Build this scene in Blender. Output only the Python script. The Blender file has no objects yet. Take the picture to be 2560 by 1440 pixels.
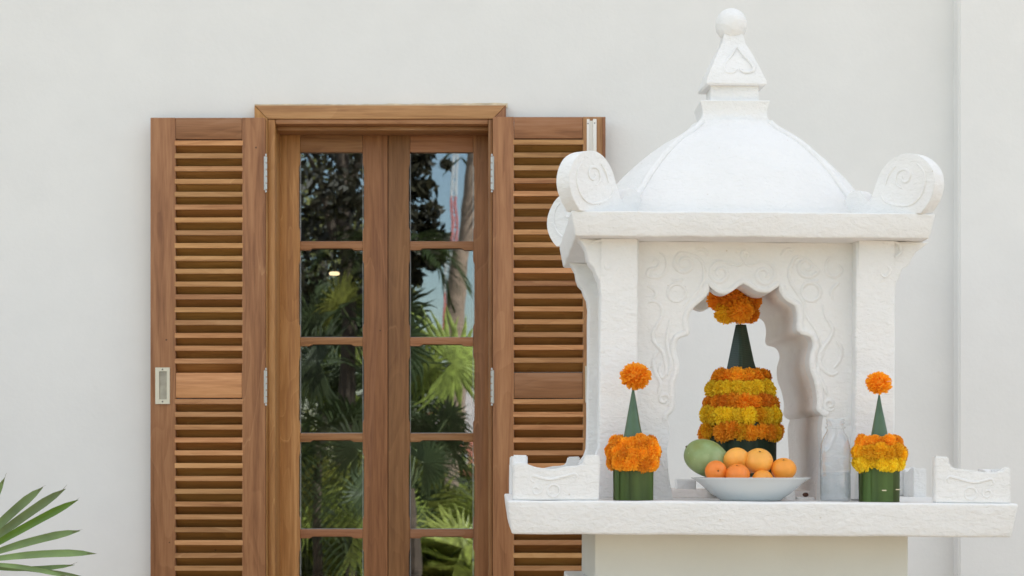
import bpy, bmesh, math, random
from mathutils import Vector, Matrix, noise, Quaternion
random.seed(7)
PI = math.pi
C = bpy.context.scene.collection
S = bpy.context.scene

# ------------------------------------------------------------------ camera, world, sun, exposure
FPX, HOR, EYE = 5400.0, 1160.0, 1.55
cam_d = bpy.data.cameras.new('camera'); cam = bpy.data.objects.new('camera', cam_d); C.objects.link(cam)
cam.location = (0, 0, EYE); cam.rotation_euler = (PI / 2, 0, 0)
cam_d.sensor_width = 36; cam_d.lens = FPX / 2560 * 36
cam_d.shift_y = (HOR - 720) / 2560
cam_d.clip_start = 0.05; cam_d.clip_end = 1200
cam_d.dof.use_dof = True; cam_d.dof.focus_distance = 5.6; cam_d.dof.aperture_fstop = 9
S.camera = cam

SUN_EL, SUN_AZ = 38.0, 52.0            # azimuth from +Y (behind the building) towards +X
W = bpy.data.worlds.new('World'); S.world = W; W.use_nodes = True
nt = W.node_tree; nt.nodes.clear()
wo = nt.nodes.new('ShaderNodeOutputWorld'); bg = nt.nodes.new('ShaderNodeBackground')
sky = nt.nodes.new('ShaderNodeTexSky'); sky.sky_type = 'NISHITA'; sky.sun_disc = False
sky.sun_elevation = math.radians(SUN_EL); sky.sun_rotation = math.radians(SUN_AZ)
sky.air_density = 1.25; sky.dust_density = 0.3; sky.ozone_density = 3.0
# thin bright cloud veil over the blue
tc = nt.nodes.new('ShaderNodeTexCoord'); mp = nt.nodes.new('ShaderNodeMapping'); mp.inputs['Scale'].default_value = (1, 1, 2.6); mp.inputs['Location'].default_value = (.35, .9, .2)
nz = nt.nodes.new('ShaderNodeTexNoise'); nz.inputs['Scale'].default_value = 2.2; nz.inputs['Detail'].default_value = 7
cr = nt.nodes.new('ShaderNodeMapRange'); cr.inputs['From Min'].default_value = 0.40; cr.inputs['From Max'].default_value = 0.66
cr.inputs['To Min'].default_value = 0.35; cr.inputs['To Max'].default_value = 0.95
mx = nt.nodes.new('ShaderNodeMix'); mx.data_type = 'RGBA'; mx.inputs['B'].default_value = (6.9, 6.45, 5.9, 1)
L = nt.links.new
L(tc.outputs['Generated'], mp.inputs['Vector']); L(mp.outputs['Vector'], nz.inputs['Vector'])
L(nz.outputs['Fac'], cr.inputs['Value'])
# the veil thins out towards the horizon, where the sky is clear blue
sz = nt.nodes.new('ShaderNodeSeparateXYZ'); L(tc.outputs['Generated'], sz.inputs[0])
ez = nt.nodes.new('ShaderNodeMapRange'); ez.inputs['From Min'].default_value = .10; ez.inputs['From Max'].default_value = .45; L(sz.outputs['Z'], ez.inputs['Value'])
em = nt.nodes.new('ShaderNodeMath'); em.operation = 'MULTIPLY'; L(ez.outputs[0], em.inputs[0]); L(cr.outputs[0], em.inputs[1]); L(em.outputs[0], mx.inputs['Factor'])
L(sky.outputs['Color'], mx.inputs['A']); L(mx.outputs['Result'], bg.inputs['Color'])
bg.inputs['Strength'].default_value = 0.11
L(bg.outputs['Background'], wo.inputs['Surface'])
sd = bpy.data.lights.new('sun', 'SUN'); sun = bpy.data.objects.new('sun', sd); C.objects.link(sun)
sd.energy = 5.0; sd.angle = math.radians(0.5); sd.color = (1, .94, .85)
el, az = math.radians(SUN_EL), math.radians(SUN_AZ)
to_sun = Vector((math.sin(az) * math.cos(el), math.cos(az) * math.cos(el), math.sin(el)))
sun.rotation_euler = to_sun.to_track_quat('Z', 'Y').to_euler(); sun.location = (6, 6, 14)
S.view_settings.view_transform = 'Standard'; S.view_settings.look = 'None'
S.view_settings.exposure = 1.31; S.view_settings.gamma = 1; S.view_settings.use_curve_mapping = False
S.cycles.max_bounces = 10; S.cycles.diffuse_bounces = 5; S.cycles.transparent_max_bounces = 16
S.cycles.glossy_bounces = 4; S.cycles.transmission_bounces = 8

# ------------------------------------------------------------------ measuring helpers (metres from photo proportions)
def PX(px, Y): return (px - 1280) * Y / FPX
def PZ(py, Y): return EYE + (HOR - py) * Y / FPX

# ------------------------------------------------------------------ materials
MATS = {}
def nodes_of(name):
    m = bpy.data.materials.new(name); m.use_nodes = True
    n = m.node_tree; b = n.nodes['Principled BSDF']; return m, n, b
def N(n, t, **kw):
    x = n.nodes.new(t)
    for k, v in kw.items():
        if k in x.inputs: x.inputs[k].default_value = v
        else: setattr(x, k, v)
    return x
def ramp(n, stops):
    r = n.nodes.new('ShaderNodeValToRGB'); e = r.color_ramp.elements
    while len(e) < len(stops): e.new(0.5)
    for i, (p, c) in enumerate(stops): e[i].position = p; e[i].color = (*c, 1)
    return r
def bumpnode(n, b, src, strength, dist):
    bu = N(n, 'ShaderNodeBump'); bu.inputs['Strength'].default_value = strength; bu.inputs['Distance'].default_value = dist
    n.links.new(src, bu.inputs['Height']); n.links.new(bu.outputs['Normal'], b.inputs['Normal']); return bu

def plaster(name, col, col2, scale=70, dist=.0012, rough=.75, specks=True, brush=True, stain=(.60, .55, .48)):
    m, n, b = nodes_of(name); b.inputs['Roughness'].default_value = rough; b.inputs['Specular IOR Level'].default_value = .25
    t = N(n, 'ShaderNodeTexCoord'); lo = n.links.new
    a = N(n, 'ShaderNodeTexNoise', Scale=5.0, Detail=6.0, Roughness=.6); lo(t.outputs['Object'], a.inputs['Vector'])
    r = ramp(n, [(.3, col2), (.7, col)]); lo(a.outputs['Fac'], r.inputs['Fac']); out = r.outputs['Color']
    if specks:
        v = N(n, 'ShaderNodeTexVoronoi', Scale=22.0); lo(t.outputs['Object'], v.inputs['Vector'])
        d = N(n, 'ShaderNodeTexNoise', Scale=130.0, Detail=2.0); lo(t.outputs['Object'], d.inputs['Vector'])
        ad = N(n, 'ShaderNodeMath', operation='MULTIPLY_ADD'); ad.inputs[1].default_value = .10; lo(d.outputs['Fac'], ad.inputs[0]); lo(v.outputs['Distance'], ad.inputs[2])
        mr = N(n, 'ShaderNodeMapRange'); mr.inputs['From Min'].default_value = .088; mr.inputs['From Max'].default_value = .108
        mr.inputs['To Min'].default_value = 1; mr.inputs['To Max'].default_value = 0; lo(ad.outputs[0], mr.inputs['Value'])
        # only a few of the cells carry a chip
        sx = N(n, 'ShaderNodeSeparateColor'); lo(v.outputs['Color'], sx.inputs['Color'])
        gt = N(n, 'ShaderNodeMath', operation='GREATER_THAN'); gt.inputs[1].default_value = .62; lo(sx.outputs[0], gt.inputs[0])
        mu = N(n, 'ShaderNodeMath', operation='MULTIPLY'); lo(mr.outputs[0], mu.inputs[0]); lo(gt.outputs[0], mu.inputs[1])
        m2 = N(n, 'ShaderNodeMath', operation='MULTIPLY'); m2.inputs[1].default_value = .6; lo(mu.outputs[0], m2.inputs[0])
        mxx = N(n, 'ShaderNodeMix', data_type='RGBA'); mxx.inputs['B'].default_value = (*stain, 1)
        lo(m2.outputs[0], mxx.inputs['Factor']); lo(out, mxx.inputs['A']); out = mxx.outputs['Result']
    lo(out, b.inputs['Base Color'])
    f = N(n, 'ShaderNodeTexNoise', Scale=float(scale), Detail=8.0, Roughness=.62, Distortion=.4)
    mpx = N(n, 'ShaderNodeMapping'); mpx.inputs['Scale'].default_value = (1, 1, 1.7 if brush else 1)
    lo(t.outputs['Object'], mpx.inputs['Vector']); lo(mpx.outputs['Vector'], f.inputs['Vector'])
    g = N(n, 'ShaderNodeTexNoise', Scale=16.0, Detail=3.0); lo(t.outputs['Object'], g.inputs['Vector'])
    ad2 = N(n, 'ShaderNodeMath', operation='MULTIPLY_ADD'); ad2.inputs[1].default_value = 1.6; lo(g.outputs['Fac'], ad2.inputs[0]); lo(f.outputs['Fac'], ad2.inputs[2])
    bumpnode(n, b, ad2.outputs[0], 1.0, dist); return m

def wood(name, axis, dark, mid, light, gscale=1.0, rough=.5, ov=(.88, 1.12)):
    """teak; grain runs along the given local axis"""
    m, n, b = nodes_of(name); b.inputs['Roughness'].default_value = rough; b.inputs['Specular IOR Level'].default_value = .35
    lo = n.links.new
    t = N(n, 'ShaderNodeTexCoord'); oi = N(n, 'ShaderNodeObjectInfo')
    mul = N(n, 'ShaderNodeVectorMath', operation='SCALE'); mul.inputs['Scale'].default_value = 37.0
    cx = N(n, 'ShaderNodeCombineXYZ'); lo(oi.outputs['Random'], cx.inputs[0]); lo(oi.outputs['Random'], cx.inputs[1]); lo(oi.outputs['Random'], cx.inputs[2])
    lo(cx.outputs[0], mul.inputs[0])
    add = N(n, 'ShaderNodeVectorMath', operation='ADD'); lo(t.outputs['Object'], add.inputs[0]); lo(mul.outputs[0], add.inputs[1])
    sc = {'x': (1.6, 30, 30), 'z': (30, 30, 1.6)}[axis]
    mpg = N(n, 'ShaderNodeMapping'); mpg.inputs['Scale'].default_value = tuple(s * gscale for s in sc); lo(add.outputs[0], mpg.inputs['Vector'])
    g1 = N(n, 'ShaderNodeTexNoise', Scale=1.0, Detail=4.0, Roughness=.55, Distortion=1.1); lo(mpg.outputs[0], g1.inputs['Vector'])
    mpf = N(n, 'ShaderNodeMapping'); mpf.inputs['Scale'].default_value = tuple(s * 6 * gscale for s in sc); lo(add.outputs[0], mpf.inputs['Vector'])
    g2 = N(n, 'ShaderNodeTexNoise', Scale=1.0, Detail=3.0, Roughness=.6); lo(mpf.outputs[0], g2.inputs['Vector'])
    # cathedral figure : distorted rings
    sc3 = {'x': (1.3, 9, 9), 'z': (9, 9, 1.3)}[axis]
    mp3 = N(n, 'ShaderNodeMapping'); mp3.inputs['Scale'].default_value = tuple(s * gscale for s in sc3); lo(add.outputs[0], mp3.inputs['Vector'])
    g3 = N(n, 'ShaderNodeTexNoise', Scale=1.0, Detail=1.5, Distortion=.6); lo(mp3.outputs[0], g3.inputs['Vector'])
    k3 = N(n, 'ShaderNodeMath', operation='MULTIPLY'); k3.inputs[1].default_value = 11.0; lo(g3.outputs['Fac'], k3.inputs[0])
    fr = N(n, 'ShaderNodeMath', operation='FRACT'); lo(k3.outputs[0], fr.inputs[0])
    a1 = N(n, 'ShaderNodeMath', operation='MULTIPLY_ADD'); a1.inputs[1].default_value = .35; lo(g2.outputs['Fac'], a1.inputs[0]); 
    s1 = N(n, 'ShaderNodeMath', operation='MULTIPLY'); s1.inputs[1].default_value = .65; lo(g1.outputs['Fac'], s1.inputs[0]); lo(s1.outputs[0], a1.inputs[2])
    a2 = N(n, 'ShaderNodeMath', operation='MULTIPLY_ADD'); a2.inputs[1].default_value = .07; lo(fr.outputs[0], a2.inputs[0]); lo(a1.outputs[0], a2.inputs[2])
    r = ramp(n, [(.36, dark), (.54, mid), (.74, light)]); lo(a2.outputs[0], r.inputs['Fac'])
    ln = N(n, 'ShaderNodeMapRange'); ln.inputs['From Min'].default_value = .0; ln.inputs['From Max'].default_value = .07; ln.inputs['To Min'].default_value = .30; ln.inputs['To Max'].default_value = 0; lo(fr.outputs[0], ln.inputs['Value'])
    nm = N(n, 'ShaderNodeTexNoise', Scale=3.0, Detail=1.0); lo(add.outputs[0], nm.inputs['Vector'])
    nr = N(n, 'ShaderNodeMapRange'); nr.inputs['From Min'].default_value = .48; nr.inputs['From Max'].default_value = .62; lo(nm.outputs['Fac'], nr.inputs['Value'])
    lm = N(n, 'ShaderNodeMath', operation='MULTIPLY'); lo(ln.outputs[0], lm.inputs[0]); lo(nr.outputs[0], lm.inputs[1])
    lx = N(n, 'ShaderNodeMix', data_type='RGBA'); lx.inputs['B'].default_value = (min(1, light[0] * 1.6), min(1, light[1] * 1.8), min(1, light[2] * 1.9), 1); lo(lm.outputs[0], lx.inputs['Factor']); lo(r.outputs['Color'], lx.inputs['A'])
    # plank to plank tone
    hs = N(n, 'ShaderNodeHueSaturation'); lo(lx.outputs['Result'], hs.inputs['Color'])
    mv = N(n, 'ShaderNodeMapRange'); mv.inputs['To Min'].default_value = ov[0]; mv.inputs['To Max'].default_value = ov[1]; lo(oi.outputs['Random'], mv.inputs['Value']); lo(mv.outputs[0], hs.inputs['Value'])
    fr2 = N(n, 'ShaderNodeMath', operation='MULTIPLY'); fr2.inputs[1].default_value = 7.31; lo(oi.outputs['Random'], fr2.inputs[0])
    fr3 = N(n, 'ShaderNodeMath', operation='FRACT'); lo(fr2.outputs[0], fr3.inputs[0])
    mh = N(n, 'ShaderNodeMapRange'); mh.inputs['To Min'].default_value = .494; mh.inputs['To Max'].default_value = .506; lo(fr3.outputs[0], mh.inputs['Value']); lo(mh.outputs[0], hs.inputs['Hue'])
    # small dark knots and nail holes
    v = N(n, 'ShaderNodeTexVoronoi', Scale=9.0); lo(add.outputs[0], v.inputs['Vector'])
    lt = N(n, 'ShaderNodeMath', operation='LESS_THAN'); lt.inputs[1].default_value = .028; lo(v.outputs['Distance'], lt.inputs[0])
    lf = N(n, 'ShaderNodeMath', operation='MULTIPLY'); lf.inputs[1].default_value = .75; lo(lt.outputs[0], lf.inputs[0])
    mm = N(n, 'ShaderNodeMix', data_type='RGBA'); mm.inputs['B'].default_value = (.05, .02, .01, 1); lo(lf.outputs[0], mm.inputs['Factor']); lo(hs.outputs['Color'], mm.inputs['A'])
    lo(mm.outputs['Result'], b.inputs['Base Color'])
    bumpnode(n, b, a1.outputs[0], .5, .0006); return m

def simple(name, col, rough=.5, metal=0, var=0, vscale=20, bump=0, bscale=60, bdist=.001, sub=0, trans=0, objvar=0, aniso=None):
    m, n, b = nodes_of(name); b.inputs['Roughness'].default_value = rough; b.inputs['Metallic'].default_value = metal
    lo = n.links.new; t = N(n, 'ShaderNodeTexCoord')
    b.inputs['Base Color'].default_value = (*col, 1)
    out = None
    if var:
        mpv = N(n, 'ShaderNodeMapping'); mpv.inputs['Scale'].default_value = aniso or (1, 1, 1); lo(t.outputs['Object'], mpv.inputs['Vector'])
        a = N(n, 'ShaderNodeTexNoise', Scale=float(vscale), Detail=4.0); lo(mpv.outputs[0], a.inputs['Vector'])
        r = ramp(n, [(.3, tuple(c * (1 - var) for c in col)), (.7, tuple(min(1, c * (1 + var)) for c in col))]); lo(a.outputs['Fac'], r.inputs['Fac']); out = r.outputs['Color']
    else:
        rg = N(n, 'ShaderNodeRGB'); rg.outputs[0].default_value = (*col, 1); out = rg.outputs[0]
    if objvar:
        oi = N(n, 'ShaderNodeObjectInfo'); hs = N(n, 'ShaderNodeHueSaturation'); lo(out, hs.inputs['Color'])
        mv = N(n, 'ShaderNodeMapRange'); mv.inputs['To Min'].default_value = 1 - objvar; mv.inputs['To Max'].default_value = 1 + objvar; lo(oi.outputs['Random'], mv.inputs['Value']); lo(mv.outputs[0], hs.inputs['Value'])
        mh = N(n, 'ShaderNodeMapRange'); mh.inputs['To Min'].default_value = .5 - objvar * .05; mh.inputs['To Max'].default_value = .5 + objvar * .05; lo(oi.outputs['Random'], mh.inputs['Value']); lo(mh.outputs[0], hs.inputs['Hue'])
        out = hs.outputs['Color']
    lo(out, b.inputs['Base Color'])
    if bump:
        f = N(n, 'ShaderNodeTexNoise', Scale=float(bscale), Detail=4.0); lo(t.outputs['Object'], f.inputs['Vector']); bumpnode(n, b, f.outputs['Fac'], bump, bdist)
    if sub: b.inputs['Subsurface Weight'].default_value = sub; b.inputs['Subsurface Radius'].default_value = (.01, .006, .003)
    if trans:
        o = n.nodes['Material Output']; tr = N(n, 'ShaderNodeBsdfTranslucent'); ms = N(n, 'ShaderNodeMixShader'); ms.inputs[0].default_value = trans
        lo(out, tr.inputs['Color']); lo(b.outputs[0], ms.inputs[1]); lo(tr.outputs[0], ms.inputs[2]); lo(ms.outputs[0], o.inputs['Surface'])
    return m

M = {}
M['wall'] = plaster('wall_paint', (.795, .786, .765), (.76, .752, .733), scale=70, dist=.0007, specks=False, brush=False, rough=.85)
M['white'] = plaster('shrine_whitewash', (.83, .83, .825), (.785, .785, .775), scale=55, dist=.0040)
M['inner'] = plaster('bounce_tinted_plaster', (.88, .83, .79), (.82, .76, .72), scale=45, dist=.004, stain=(.42, .33, .27))  # pinkish bounce light and extra brightness put into the arch lining colour
M['ped'] = plaster('pedestal_paint', (.70, .69, .63), (.67, .66, .60), scale=120, dist=.0005, specks=False, brush=False)
TD, TM, TL = (.205, .084, .032), (.325, .148, .060), (.44, .222, .098)
M['wood_z'] = wood('teak_upright', 'z', TD, TM, TL)
M['wood_x'] = wood('teak_level', 'x', TD, TM, (.40, .21, .11))
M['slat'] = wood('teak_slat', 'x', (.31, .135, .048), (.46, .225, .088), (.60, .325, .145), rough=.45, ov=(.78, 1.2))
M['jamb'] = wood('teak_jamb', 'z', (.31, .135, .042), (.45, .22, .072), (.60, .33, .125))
M['blade'] = wood('teak_blade_shaded', 'x', (.18, .074, .016), (.265, .115, .027), (.35, .165, .045), rough=.5); M['head'] = wood('teak_head', 'x', (.32, .145, .062), (.45, .225, .10), (.56, .31, .15)); M['door_z'] = wood('teak_door_upright', 'z', (.16, .064, .023), (.245, .108, .040), (.33, .155, .062))  # blade teak darkened: the shade between slats is put into its colour
M['steel'] = simple('stainless_steel', (.50, .49, .47), rough=.4, metal=.9, bump=.2, bscale=40)
M['alu'] = simple('pale_anodised_bar', (.78, .74, .68), rough=.4, metal=.15)
M['chrome'] = simple('satin_nickel', (.62, .57, .47), rough=.38, metal=.6)
M['dish'] = simple('nickel_dish_shaded', (.36, .33, .27), rough=.45, metal=.5, var=.2, vscale=40)  # darker than the frame: recess shadow put into the nickel colour
M['screw'] = simple('screw_head', (.10, .09, .08), rough=.5)
M['porc'] = simple('white_porcelain', (.66, .69, .70), rough=.12)
M['leaf'] = simple('banana_leaf', (.125, .195, .050), rough=.42, var=.4, vscale=22, aniso=(1, 1, .10), objvar=.28, bump=.5, bscale=90, bdist=.0008)
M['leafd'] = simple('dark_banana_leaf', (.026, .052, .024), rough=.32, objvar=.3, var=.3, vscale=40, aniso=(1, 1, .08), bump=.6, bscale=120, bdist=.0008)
M['orange'] = simple('marigold_orange', (.98, .40, .014), rough=.7, var=.10, vscale=60, trans=.16, objvar=.14)
M['yellow'] = simple('marigold_yellow', (.99, .68, .022), rough=.7, var=.10, vscale=60, trans=.16, objvar=.12)
M['gold'] = simple('marigold_golden', (.98, .53, .012), rough=.7, var=.12, vscale=60, trans=.16, objvar=.12)
M['rust'] = simple('marigold_deep_orange', (.95, .32, .012), rough=.7, var=.2, vscale=60, trans=.2, objvar=.15)
M['mandarin'] = simple('mandarin_peel', (.84, .31, .035), rough=.42, var=.10, vscale=25, bump=.35, bscale=420, bdist=.0006, sub=.08, objvar=.10)
M['calyx'] = simple('dry_calyx', (.10, .09, .04), rough=.8)
M['pin'] = simple('bamboo_pin', (.75, .66, .45), rough=.6)

def glass_mat():
    m = bpy.data.materials.new('window_glass'); m.use_nodes = True; n = m.node_tree; n.nodes.clear(); lo = n.links.new
    o = N(n, 'ShaderNodeOutputMaterial'); g = N(n, 'ShaderNodeBsdfGlossy'); g.inputs['Roughness'].default_value = 0.0; g.inputs['Color'].default_value = (.83, .91, 1, 1)
    t = N(n, 'ShaderNodeBsdfTransparent'); t.inputs['Color'].default_value = (.80, .82, .80, 1)
    f = N(n, 'ShaderNodeLayerWeight'); f.inputs['Blend'].default_value = .0; f = N(n, 'ShaderNodeMapRange'); lw = N(n, 'ShaderNodeLayerWeight'); lw.inputs['Blend'].default_value = .3; lo(lw.outputs['Facing'], f.inputs['Value']); f.inputs['To Min'].default_value = .31; f.inputs['To Max'].default_value = .9
    ms = N(n, 'ShaderNodeMixShader'); lo(f.outputs[0], ms.inputs[0]); lo(t.outputs[0], ms.inputs[1]); lo(g.outputs[0], ms.inputs[2]); lo(ms.outputs[0], o.inputs['Surface'])
    # float glass is never quite flat
    tx = N(n, 'ShaderNodeTexCoord'); nn = N(n, 'ShaderNodeTexNoise', Scale=5.0, Detail=1.0); lo(tx.outputs['Object'], nn.inputs['Vector'])
    bu = N(n, 'ShaderNodeBump'); bu.inputs['Strength'].default_value = .12; bu.inputs['Distance'].default_value = .0012; lo(nn.outputs['Fac'], bu.inputs['Height']); lo(bu.outputs[0], g.inputs['Normal'])
    return m
M['glass'] = glass_mat()
def pet_mat():
    m = bpy.data.materials.new('clear_plastic'); m.use_nodes = True; n = m.node_tree; n.nodes.clear(); lo = n.links.new
    o = N(n, 'ShaderNodeOutputMaterial'); g = N(n, 'ShaderNodeBsdfGlossy'); g.inputs['Roughness'].default_value = .04
    tt = N(n, 'ShaderNodeBsdfTransparent'); tt.inputs['Color'].default_value = (.975, .98, .985, 1); df = N(n, 'ShaderNodeBsdfDiffuse'); df.inputs['Color'].default_value = (.85, .87, .88, 1); t = N(n, 'ShaderNodeMixShader'); t.inputs[0].default_value = .06; lo(tt.outputs[0], t.inputs[1]); lo(df.outputs[0], t.inputs[2])
    lw = N(n, 'ShaderNodeLayerWeight'); lw.inputs['Blend'].default_value = .28; f = N(n, 'ShaderNodeMath', operation='MULTIPLY'); f.inputs[1].default_value = .42; lo(lw.outputs['Facing'], f.inputs[0])
    ms = N(n, 'ShaderNodeMixShader'); lo(f.outputs[0], ms.inputs[0]); lo(t.outputs[0], ms.inputs[1]); lo(g.outputs[0], ms.inputs[2]); lo(ms.outputs[0], o.inputs['Surface']); return m
M['pet'] = pet_mat()
m = pet_mat(); m.name = 'water'; M['water'] = m
for x_ in m.node_tree.nodes:
    if x_.type == 'BSDF_TRANSPARENT': x_.inputs['Color'].default_value = (.93, .95, .965, 1)

def mango_mat():
    m, n, b = nodes_of('mango_skin'); b.inputs['Roughness'].default_value = .4; lo = n.links.new
    t = N(n, 'ShaderNodeTexCoord'); a = N(n, 'ShaderNodeTexNoise', Scale=16.0, Detail=3.0); lo(t.outputs['Object'], a.inputs['Vector'])
    r = ramp(n, [(.32, (.20, .24, .055)), (.5, (.24, .33, .13)), (.72, (.36, .47, .24))]); lo(a.outputs['Fac'], r.inputs['Fac'])
    d = N(n, 'ShaderNodeTexNoise', Scale=220.0, Detail=1.0); lo(t.outputs['Object'], d.inputs['Vector'])
    g = N(n, 'ShaderNodeMapRange'); g.inputs['From Min'].default_value = .74; g.inputs['From Max'].default_value = .80; lo(d.outputs['Fac'], g.inputs['Value'])
    mm = N(n, 'ShaderNodeMix', data_type='RGBA'); mm.inputs['B'].default_value = (.45, .48, .25, 1); lo(g.outputs[0], mm.inputs['Factor']); lo(r.outputs[0], mm.inputs['A']); lo(mm.outputs['Result'], b.inputs['Base Color'])
    b.inputs['Subsurface Weight'].default_value = .05; return m
M['mango'] = mango_mat()

# ------------------------------------------------------------------ object helpers
def tag(o, label=None, cat=None, group=None, kind=None):
    if label: o['label'] = label
    if cat: o['category'] = cat
    if group: o['group'] = group
    if kind: o['kind'] = kind
    return o
def thing(name, loc, label, cat, group=None, rot=(0, 0, 0)):
    o = bpy.data.objects.new(name, None); C.objects.link(o); o.location = loc; o.rotation_euler = rot
    o.empty_display_size = .05
    return tag(o, label, cat, group)
def mesh_from(bm, name, mat, smooth=35):
    bmesh.ops.recalc_face_normals(bm, faces=bm.faces)
    me = bpy.data.meshes.new(name); bm.to_mesh(me); bm.free()
    mats = mat if isinstance(mat, (list, tuple)) else [mat]
    for x in mats: me.materials.append(x)
    if smooth:
        me.shade_smooth(); me.set_sharp_from_angle(angle=math.radians(smooth))
    return me
def obj(name, bm, mat, parent=None, loc=(0, 0, 0), smooth=35):
    """bm is in the parent's space, loc moves the origin (vertices are shifted back)"""
    me = mesh_from(bm, name, mat, smooth) if isinstance(bm, bmesh.types.BMesh) else bm
    o = bpy.data.objects.new(name, me); C.objects.link(o)
    if parent: o.parent = parent
    l = Vector(loc)
    if l.length > 0 and isinstance(bm, bmesh.types.BMesh) is True: pass
    o.location = l
    return o
def pobj(name, bm, mat, parent=None, smooth=35):
    """part whose origin is put at the centre of its own bounding box"""
    co = [v.co for v in bm.verts]
    mn = Vector((min(c.x for c in co), min(c.y for c in co), min(c.z for c in co))); mxv = Vector((max(c.x for c in co), max(c.y for c in co), max(c.z for c in co)))
    c = (mn + mxv) / 2
    for v in bm.verts: v.co -= c
    me = mesh_from(bm, name, mat, smooth); o = bpy.data.objects.new(name, me); C.objects.link(o); o.location = c
    if parent: o.parent = parent
    return o
def sub(o, name, bm, mat, smooth=35):
    """child of a part: bm given in the same space as the part's location"""
    p = pobj(name, bm, mat, None, smooth); p.parent = o; p.location = p.location - o.location
    return p

def box(bm, x0, x1, y0, y1, z0, z1, bev=0.0):
    r = bmesh.ops.create_cube(bm, size=1.0)
    vs = r['verts']
    for v in vs: v.co = Vector(((x0 + x1) / 2 + v.co.x * (x1 - x0), (y0 + y1) / 2 + v.co.y * (y1 - y0), (z0 + z1) / 2 + v.co.z * (z1 - z0)))
    if bev > 0:
        es = list({e for v in vs for e in v.link_edges})
        bmesh.ops.bevel(bm, geom=es, offset=bev, segments=2, affect='EDGES', profile=.5)
    return vs
def bx(*a, **k):
    bm = bmesh.new(); box(bm, *a, **k); return bm
def rough_up(bm, amp, freq=9.0, seed=0, cut=.04, iters=4):
    for _ in range(iters):
        es = [e for e in bm.edges if e.calc_length() > cut]
        if not es: break
        bmesh.ops.subdivide_edges(bm, edges=es, cuts=1, use_grid_fill=True)
        bmesh.ops.triangulate(bm, faces=[f for f in bm.faces if len(f.verts) > 4])
    o = Vector((seed * 3.1, seed * 1.7, seed * 5.3))
    for v in bm.verts:
        v.co += Vector([noise.noise(v.co * freq + o + Vector((k * 11.0, 0, 0))) for k in range(3)]) * amp
        v.co += Vector([noise.noise(v.co * freq * 3.5 + o + Vector((k * 7.0, 3, 0))) for k in range(3)]) * amp * .35
    return bm
def rbox(x0, x1, y0, y1, z0, z1, bev=.004, amp=.0016, seed=0, cut=.035, taper=None):
    bm = bx(x0, x1, y0, y1, z0, z1, bev=0)
    if taper:
        for v in bm.verts:
            if v.co.z < (z0 + z1) / 2:
                v.co.x += taper if v.co.x < (x0 + x1) / 2 else -taper
                v.co.y += taper if v.co.y < (y0 + y1) / 2 else -taper
    if bev: bmesh.ops.bevel(bm, geom=list(bm.edges), offset=bev, segments=3, affect='EDGES', profile=.5)
    return rough_up(bm, amp, seed=seed, cut=cut)
def prism(poly, y0, y1, bev=0, axis='y'):
    """poly of (x,z) extruded along y (or, axis x: poly of (y,z) extruded along x)"""
    bm = bmesh.new()
    def P(a, c, t): return (a, t, c) if axis == 'y' else (t, a, c)
    f0 = [bm.verts.new(P(a, c, y0)) for a, c in poly]; f1 = [bm.verts.new(P(a, c, y1)) for a, c in poly]
    n = len(poly)
    A = bm.faces.new(f0); B = bm.faces.new(f1[::-1])
    for i in range(n): bm.faces.new((f0[i], f1[i], f1[(i + 1) % n], f0[(i + 1) % n]))
    bmesh.ops.recalc_face_normals(bm, faces=bm.faces)
    if bev:
        es = [e for e in bm.edges if (e.verts[0] in f0 and e.verts[1] in f0) or (e.verts[0] in f1 and e.verts[1] in f1)]
        bmesh.ops.bevel(bm, geom=es, offset=bev, segments=2, affect='EDGES', profile=.5, clamp_overlap=True)
    return bm
def smooth_poly(pts, k=4, closed=False, sharp=()):
    """Catmull-Rom through points"""
    out = []; n = len(pts)
    rng = range(n if closed else n - 1)
    for i in rng:
        p1, p2 = pts[i], pts[(i + 1) % n]
        p0 = pts[i - 1] if (i > 0 or closed) else p1
        p3 = pts[(i + 2) % n] if (i + 2 < n or closed) else p2
        if i in sharp: p0 = p1
        if (i + 1) % n in sharp: p3 = p2
        for j in range(k):
            t = j / k
            out.append(tuple(.5 * (2 * b_ + (c_ - a_) * t + (2 * a_ - 5 * b_ + 4 * c_ - d_) * t * t + (-a_ + 3 * b_ - 3 * c_ + d_) * t ** 3) for a_, b_, c_, d_ in zip(p0, p1, p2, p3)))
    if not closed: out.append(pts[-1])
    return out
def tube(bm, pts, rad, seg=8, flat=1.0, flat_axis=None, caps=True, closed=False):
    pts = [Vector(p) for p in pts]; rings = []; n = len(pts)
    up = None
    for i, p in enumerate(pts):
        if closed: d = (pts[(i + 1) % n] - pts[i - 1])
        else: d = (pts[min(i + 1, n - 1)] - pts[max(i - 1, 0)])
        d = d.normalized() if d.length > 1e-9 else Vector((0, 0, 1))
        if flat_axis is not None: b2 = Vector(flat_axis)
        else:
            if up is None: up = Vector((0, 0, 1)) if abs(d.z) < .9 else Vector((1, 0, 0))
            b2 = (up - d * up.dot(d)).normalized(); up = b2
        a2 = d.cross(b2).normalized()
        r = rad[i] if isinstance(rad, (list, tuple)) else rad
        rings.append([bm.verts.new(p + a2 * math.cos(2 * PI * k / seg) * r + b2 * math.sin(2 * PI * k / seg) * r * flat) for k in range(seg)])
    for i in range(n if closed else n - 1):
        A, B = rings[i], rings[(i + 1) % n]
        for k in range(seg): bm.faces.new((A[k], A[(k + 1) % seg], B[(k + 1) % seg], B[k]))
    if caps and not closed: bm.faces.new(rings[0][::-1]); bm.faces.new(rings[-1])
    return bm
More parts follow.
